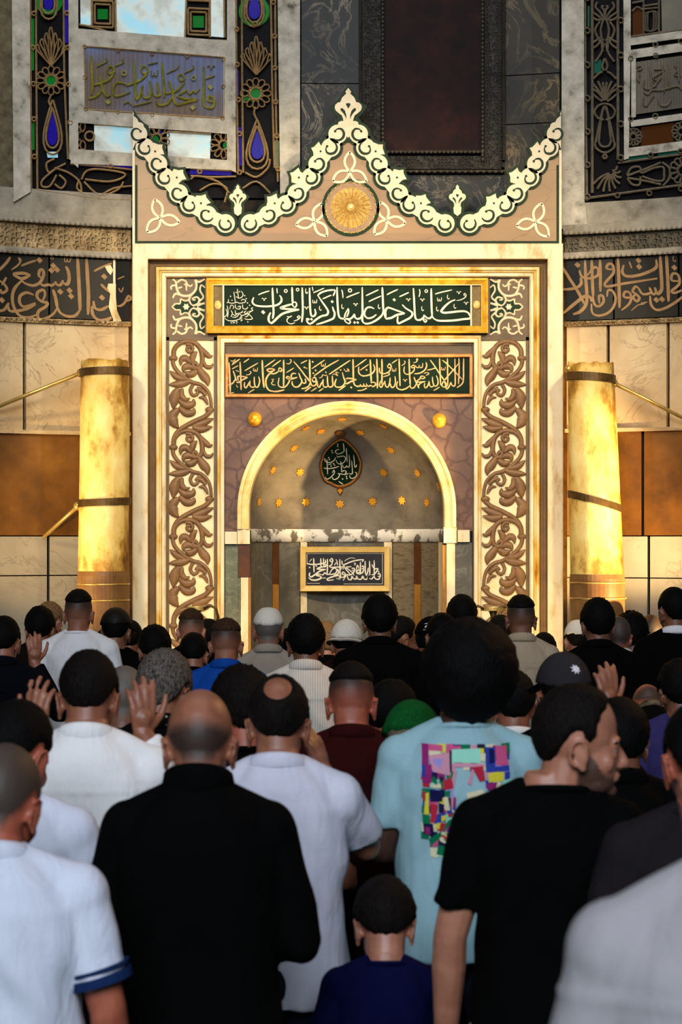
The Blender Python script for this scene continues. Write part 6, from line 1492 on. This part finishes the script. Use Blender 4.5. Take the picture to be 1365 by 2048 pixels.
person('boy with dark hair and a white collar below the orange edge of the mihrab', 1090, 1265, 336, 20, hair=('short', 'darkbrown'), skin='olive', shirt=('polo', 'black'), wid=.72, hs=.9, collarcol='white')
person('man with thick curly black hair right of the right candle', 1265, 1222, 338, 18, hair=('curly', 'black'), skin='olive', shirt=('tee', 'black'), wid=.84)
person('tall man in a white T-shirt with a fade haircut, below the left candle', 157, 1178, 356, 8, hair=('fade', 'darkbrown'), skin='tan', shirt=('tee', 'white'), wid=1.0, arms='fold', vox=.007)
person('low black-haired man in black before the left corner of the mihrab', 308, 1250, 368, 26, hair=('med', 'black'), skin='tan', shirt=('shirt', 'black'), wid=.9)
person('man in a white skullcap and grey shirt before the niche', 537, 1212, 356, 12, hair=('buzz', 'grey'), skin='tan', shirt=('shirt', 'greige'), wid=.85, cap=('kufi', 'kufi'), vox=.007)
person('man in a white bucket hat and dark red shirt below the framed plaque', 689, 1240, 346, 20, hyaw=-15, hair=('short', 'black'), skin='tan', shirt=('shirt', 'darkmaroon'), wid=.85, cap=('bucket', 'kufi'))
c28 = person('man in a black cap with a small white mark, left of the afro', 858, 1234, 356, 14, hyaw=-30, hair=('short', 'black'), skin='tan', shirt=('tee', 'black'), wid=.84, cap=('ball', 'capblack'))
person('man with cropped grey hair and a white collar, right of the black polo back', 1238, 1233, 356, 14, hair=('buzz', 'greystubble'), skin='ruddy', shirt=('polo', 'black'), wid=.8, collarcol='white', hs=.9)
person('man in a bright blue shirt with receding brown hair', 452, 1236, 396, 16, hair=('fade', 'brown'), skin='tan', shirt=('shirt', 'blue'), wid=.96, vox=.007)
person('man in a black top whose crown shows behind the great afro', 885, 1226, 380, 20, hair=('short', 'black'), skin='olive', shirt=('tee', 'black'), wid=.85)
person('man with dark cropped hair in a beige shirt, by the right scroll panel', 1043, 1189, 366, 10, hair=('fade', 'darkbrown'), skin='olive', shirt=('shirt', 'beige'), wid=.92, vox=.007)
person('square-shouldered man in a black polo shirt before the right candle', 1197, 1195, 382, 10, hair=('med', 'black'), skin='olive', shirt=('polo', 'black'), wid=.92)
person('tall man in black with a white line round his collar, at the right edge', 1350, 1174, 366, 8, hyaw=12, hair=('short', 'black'), skin='olive', shirt=('polo', 'black'), wid=.98, collarcol='white', arms='down')
person('dark-haired man in navy at the left edge, one hand raised', 6, 1232, 392, 16, hair=('short', 'black'), skin='tan', shirt=('shirt', 'navy'), wid=.95, arms=('fold', 'raise'), vox=.006)
person('small black-haired man in black directly before the cropped blond head', 386, 1266, 352, 28, hair=('short', 'black'), skin='tan', shirt=('shirt', 'black'), wid=.78)
person('tall black-haired man in a black top before the framed plaque', 760, 1187, 396, 8, hair=('med', 'black'), skin='olive', shirt=('shirt', 'black'), wid=1.02)
person('black-haired man in a cream striped shirt, centre of the crowd', 612, 1227, 428, 12, hair=('med', 'black'), skin='olive', shirt=('shirt', 'offwhite'), wid=.94, vox=.006, arms='fold')
person('bald ruddy old man stooping in a patterned collar, right of the raised hand', 1325, 1382, 425, 22, hair=('bald', 'greystubble'), skin='ruddy', shirt=('polo', 'softblack'), wid=.9, lean=48, collarcol='camo', vox=.007)
person('dark-haired man in a blue-violet shirt at the right edge', 1362, 1318, 480, 16, hair=('med', 'black'), skin='olive', shirt=('tee', 'purple'), wid=.95)
# ---- middle rows
person('grey cropped head glimpsed beside the raised right hand of the white shirt', 247, 1333, 545, 18, hair=('buzz', 'grey'), skin='olive', shirt=('tee', 'black'), wid=.85)
person('man with thick grey hair in a flecked black shirt', 322, 1298, 600, 16, hyaw=-15, hair=('med', 'grey'), skin='tan', shirt=('shirt', 'spotted'), wid=.88, vox=N_)
person('youth with dark hair and an orange-lit neck, right of the maroon polo', 768, 1360, 548, 24, hyaw=-30, hair=('med', 'black'), skin='ruddy', shirt=('tee', 'black'), wid=.85)
person('man in a maroon polo shirt with a high fade haircut', 703, 1325, 596, 22, hair=('fade', 'darkbrown'), skin='ruddy', shirt=('polo', 'maroon'), wid=.96, vox=N_)
person('man in a white shirt raising both hands, half hidden by the great afro', 1028, 1340, 548, 14, hair=('short', 'black'), skin='tan', shirt=('shirt', 'warmwhite'), wid=.85, arms='raise', vox=N_)
c43 = person('man in a dark grey cap with a pale emblem, one hand raised', 1128, 1306, 604, 8, hair=('short', 'black'), skin='tan', shirt=('tee', 'black'), wid=.92, cap=('ball', 'capgrey'), arms=('fold', 'high'), vox=N_)
person('man with long dark hair in black, beyond the bearded face', 1243, 1396, 650, 16, hair=('med', 'black'), skin='olive', shirt=('shirt', 'black'), wid=.96)
person('man in a green knitted cap and dark maroon top', 826, 1405, 640, 26, hair=('short', 'greystubble'), skin='tan', shirt=('tee', 'darkmaroon'), wid=.98, cap=('beanie', 'greenknit'))
person('man with wavy dark hair behind the two balding men', 492, 1330, 655, 16, hyaw=20, hair=('wavy', 'darkbrown'), skin='ruddy', shirt=('tee', 'black'), wid=.9)
a32 = person('man with a great round afro in a pale aqua printed T-shirt', 922, 1240, 690, 4, hair=('afro', 'black'), skin='brown', shirt=('tee', 'aqua'), wid=1.04, vox=N_, arms='fold', legs='jeans', hx=0.026)
# ---- near rows
person('man in a white shirt raising both hands beside his ears', 174, 1301, 716, 22, hair=('short', 'darkbrown'), skin='tan', shirt=('shirt', 'warmwhite'), wid=1.06, vox=.0052, arms='raise')
person('man with a bald crown in a pale lilac polo, right arm raised', 556, 1352, 742, 22, hair=('crown', 'darkbrown'), skin='tan', shirt=('polo', 'lilac'), wid=1.0, vox=N_, arms=('fold', 'ear'), legs='jeans')
person('man in a white T-shirt with dark hair, behind the pale blue polo', 14, 1402, 815, 22, hyaw=-22, hair=('short', 'black'), skin='ruddy', shirt=('tee', 'bluewhite'), wid=.98, vox=N_)
person('bald man in a black stand-collar jacket', 398, 1381, 862, 24, hair=('bald', 'stubble'), skin='tan', shirt=('jacket', 'black'), wid=.98, vox=N_, arms='wide')
person('small boy in a deep blue top with a shaved nape', 771, 1760, 790, 34, hair=('med', 'darkbrown'), skin='fair', shirt=('tee', 'childnavy'), wid=.98, vox=N_, hs=.88, sc=.72)
person('bearded man in a black T-shirt with his face turned to the side', 1098, 1366, 846, 4, yaw=-6, hyaw=-80, hair=('short', 'darkbrown'), skin='fair', shirt=('tee', 'black'), wid=1.0, vox=.0048, arms='down', legs='paleshorts', face=True, hx=0.058, beard='darkstubble')
person('man with cropped hair in a pale blue polo with dark blue sleeve trim', -10, 1492, 930, 22, hyaw=-14, hair=('buzz', 'greystubble'), skin='ruddy', shirt=('polo', 'bluewhite'), wid=1.06, vox=N_, arms='down', sleeve='short')
person('dark-haired man in a charcoal top cut by the right edge', 1408, 1402, 905, 16, hair=('short', 'black'), skin='ruddy', shirt=('tee', 'charcoal'), wid=1.0, vox=N_)
person('nearest man, only the shoulder of his pale grey shirt in view', 1500, 1362, 1550, 14, hair=('short', 'darkbrown'), skin='tan', shirt=('shirt', 'greyshirt'), wid=1.04, vox=N_)
# ---- marks on clothes
def on_back(o, pts, off=0.004):
    """points of the picture carried onto the back of a garment, along the room's depth"""
    from mathutils.bvhtree import BVHTree
    me = o.data; bv = BVHTree.FromPolygons([v.co.copy() for v in me.vertices], [tuple(p.vertices) for p in me.polygons])
    root = o.parent; Rz = Matrix.Rotation(-root.rotation_euler.z, 3, 'Z'); out = []
    for x, y in pts:
        p = Rz @ (P(x, y, root.location.y - 0.13) - root.location); dr = Rz @ Vector((0, 1, 0))
        h = bv.ray_cast(p - dr * 0.5, dr)
        out.append((h[0] - dr * off) if h[0] else None)
    return out
PR = {n: cloth('print_' + n, rgb(*c), fold=0.05) for n, c in {'pink': (196, 84, 130), 'magenta': (140, 40, 104), 'mint': (150, 214, 190), 'yellow': (214, 200, 60), 'blue': (44, 62, 150), 'navy': (24, 26, 70), 'red': (176, 40, 60), 'green': (14, 110, 72), 'lilac': (150, 140, 200), 'cream': (214, 206, 170), 'dark': (40, 36, 50), 'rose': (200, 140, 160)}.items()}
keys = list(PR)
so = a32[3]
PATCH = '''magenta 130,100 200,100 200,300 130,310;pink 200,100 345,110 345,170 200,165;cream 200,165 325,160 325,210 205,215;rose 200,215 425,180 425,420 240,380;lilac 240,250 350,245 320,350 250,290;magenta 150,300 230,310 230,500 130,500;blue 128,310 165,310 165,440 128,440;
green 225,480 250,420 290,490 280,520;cream 230,520 320,500 330,550 240,550;dark 310,430 350,430 350,480 315,480;red 350,480 430,430 430,540 350,570;dark 415,160 440,160 440,380 418,380;pink 400,115 540,115 540,150 400,140;mint 440,150 740,140 740,290 450,280;yellow 710,140 780,140 780,190 710,185;
rose 460,285 790,300 780,330 460,330;red 650,330 770,320 790,470 730,480;blue 795,130 900,130 900,330 795,330;navy 835,150 890,150 890,290 835,300;pink 905,125 1030,125 1030,310 905,315;dark 970,180 1040,175 1040,235 975,235;blue 800,335 1050,320 1050,380 800,385;yellow 825,395 990,385 990,480 825,490;blue 1000,390 1055,385 1055,460 1000,470;
magenta 800,500 920,490 900,560 810,570;red 135,590 165,590 165,690 135,690;yellow 165,610 200,600 200,830 150,830;navy 210,570 345,580 340,690 215,700;green 360,580 425,570 420,640 370,640;cream 355,640 395,640 420,780 365,780;red 215,710 295,730 280,850 220,840;navy 300,700 360,720 350,810 300,800;magenta 455,640 480,640 480,740 455,740;
rose 430,640 455,640 450,760 432,760;blue 290,820 380,800 340,900 250,930;yellow 330,840 380,830 370,890 330,900;red 400,820 445,810 440,850 400,850;green 400,890 480,850 490,890 330,1010;yellow 270,920 320,910 310,980 275,980;navy 140,930 240,920 260,1060 150,1040;magenta 160,960 210,960 215,1040 165,1040;blue 430,940 520,890 510,960 380,1020;
magenta 380,1030 490,960 480,1040 390,1060;green 200,1090 330,1000 330,1060 220,1170;red 320,1030 440,1090 430,1120 330,1060;cream 310,1080 470,1140 450,1170 320,1110;green 300,1150 450,1180 440,1270 280,1250;navy 320,1120 440,1160 430,1190 330,1150;cream 440,760 540,870 510,890 440,790;rose 440,450 470,340 490,360 460,560;rose 600,500 650,350 670,360 640,520;cream 590,600 760,560 780,600 600,660'''
mb = MB()
prr = random.Random(5); base = []
for r in range(13):
    for cc in range(11):
        x0, y0 = 130 + cc * 84 + prr.uniform(-8, 8), 108 + r * 90 + prr.uniform(-8, 8); x1, y1 = x0 + 84 + prr.uniform(-14, 10), y0 + 90 + prr.uniform(-14, 10)
        mx_, my_ = (x0 + x1) / 2, (y0 + y1) / 2
        if 445 < mx_ < 610 and 330 < my_ or 600 < mx_ < 800 and 330 < my_ < 620 or mx_ > 1050 or my_ > 560 and mx_ > 480 + max(0, 700 - my_) or my_ > 1000 and mx_ < 130 + (my_ - 1000) * 0.4: continue
        j = lambda: prr.uniform(-10, 10)
        base.append('%s %f,%f %f,%f %f,%f %f,%f' % (prr.choice(keys), x0 + j(), y0 + j(), x1 + j(), y0 + j(), x1 + j(), y1 + j(), x0 + j(), y1 + j()))
PATCH = ';'.join(base) + ';' + PATCH
for i, st in enumerate(PATCH.replace('\n', '').split(';')):
    tk = st.split(); q = [tuple(map(float, a.split(','))) for a in tk[1:]]
    K = 5; pts = []
    for r in range(K + 1):
        for cc in range(K + 1):
            u, v_ = cc / K, r / K
            x = (q[0][0] * (1 - u) + q[1][0] * u) * (1 - v_) + (q[3][0] * (1 - u) + q[2][0] * u) * v_
            y = (q[0][1] * (1 - u) + q[1][1] * u) * (1 - v_) + (q[3][1] * (1 - u) + q[2][1] * u) * v_
            pts.append((820 + x / 5.25, 1470 + y / 5.25))
    h = on_back(so, pts, (0.003 if i < len(base) else 0.0042) + 0.0002 * (i % 6))
    if any(p is None for p in h): continue
    mb.add(h, [(r * (K + 1) + cc, r * (K + 1) + cc + 1, (r + 1) * (K + 1) + cc + 1, (r + 1) * (K + 1) + cc) for r in range(K) for cc in range(K)], keys.index(tk[0]))
o = mb.build('printed_panel', list(PR.values()), so, smooth=True); o['label'] = 'many-coloured abstract print'
# emblems on two caps
def emblem(pk, az, e, r, t_, shapes):
    t, HMx, k, s_, co = pk
    a, el = math.radians(az), math.radians(e)
    d = Vector((math.sin(a) * math.cos(el), -math.cos(a) * math.cos(el), math.sin(el)))
    c = CC + Vector((d.x * (CR.x + t_), d.y * (CR.y + t_), d.z * (CR.z + t_))); n = Vector((d.x / CR.x, d.y / CR.y, d.z / CR.z)).normalized()
    rt = Vector((0, 0, 1)).cross(n).normalized(); up = n.cross(rt); mb = MB()
    for sh_ in shapes:
        vs = [HMx @ (c + rt * x * r + up * y * r + n * (0.0015 - 0.006 * (x * x + y * y) * r / 0.02)) for x, y in sh_]
        mb.add(vs, [tuple(range(len(vs)))])
    mb.build('emblem', C_['white'], co)
emblem(c43, 22, 26, 0.020, .020, [[(math.cos(a) * (1 if i % 2 else .55), math.sin(a) * (1 if i % 2 else .55)) for i, a in enumerate([q * PI / 8 for q in range(16)])]])
emblem(c28, 10, 18, 0.030, .020, [[(-.5, .6), (.1, .9), (.6, .6), (.3, .1), (.0, .1), (.3, .5), (-.1, .6)], [(.0, .2), (.3, .1), (-.3, -.6), (.6, -.55), (.7, -.9), (-.7, -.9)]])
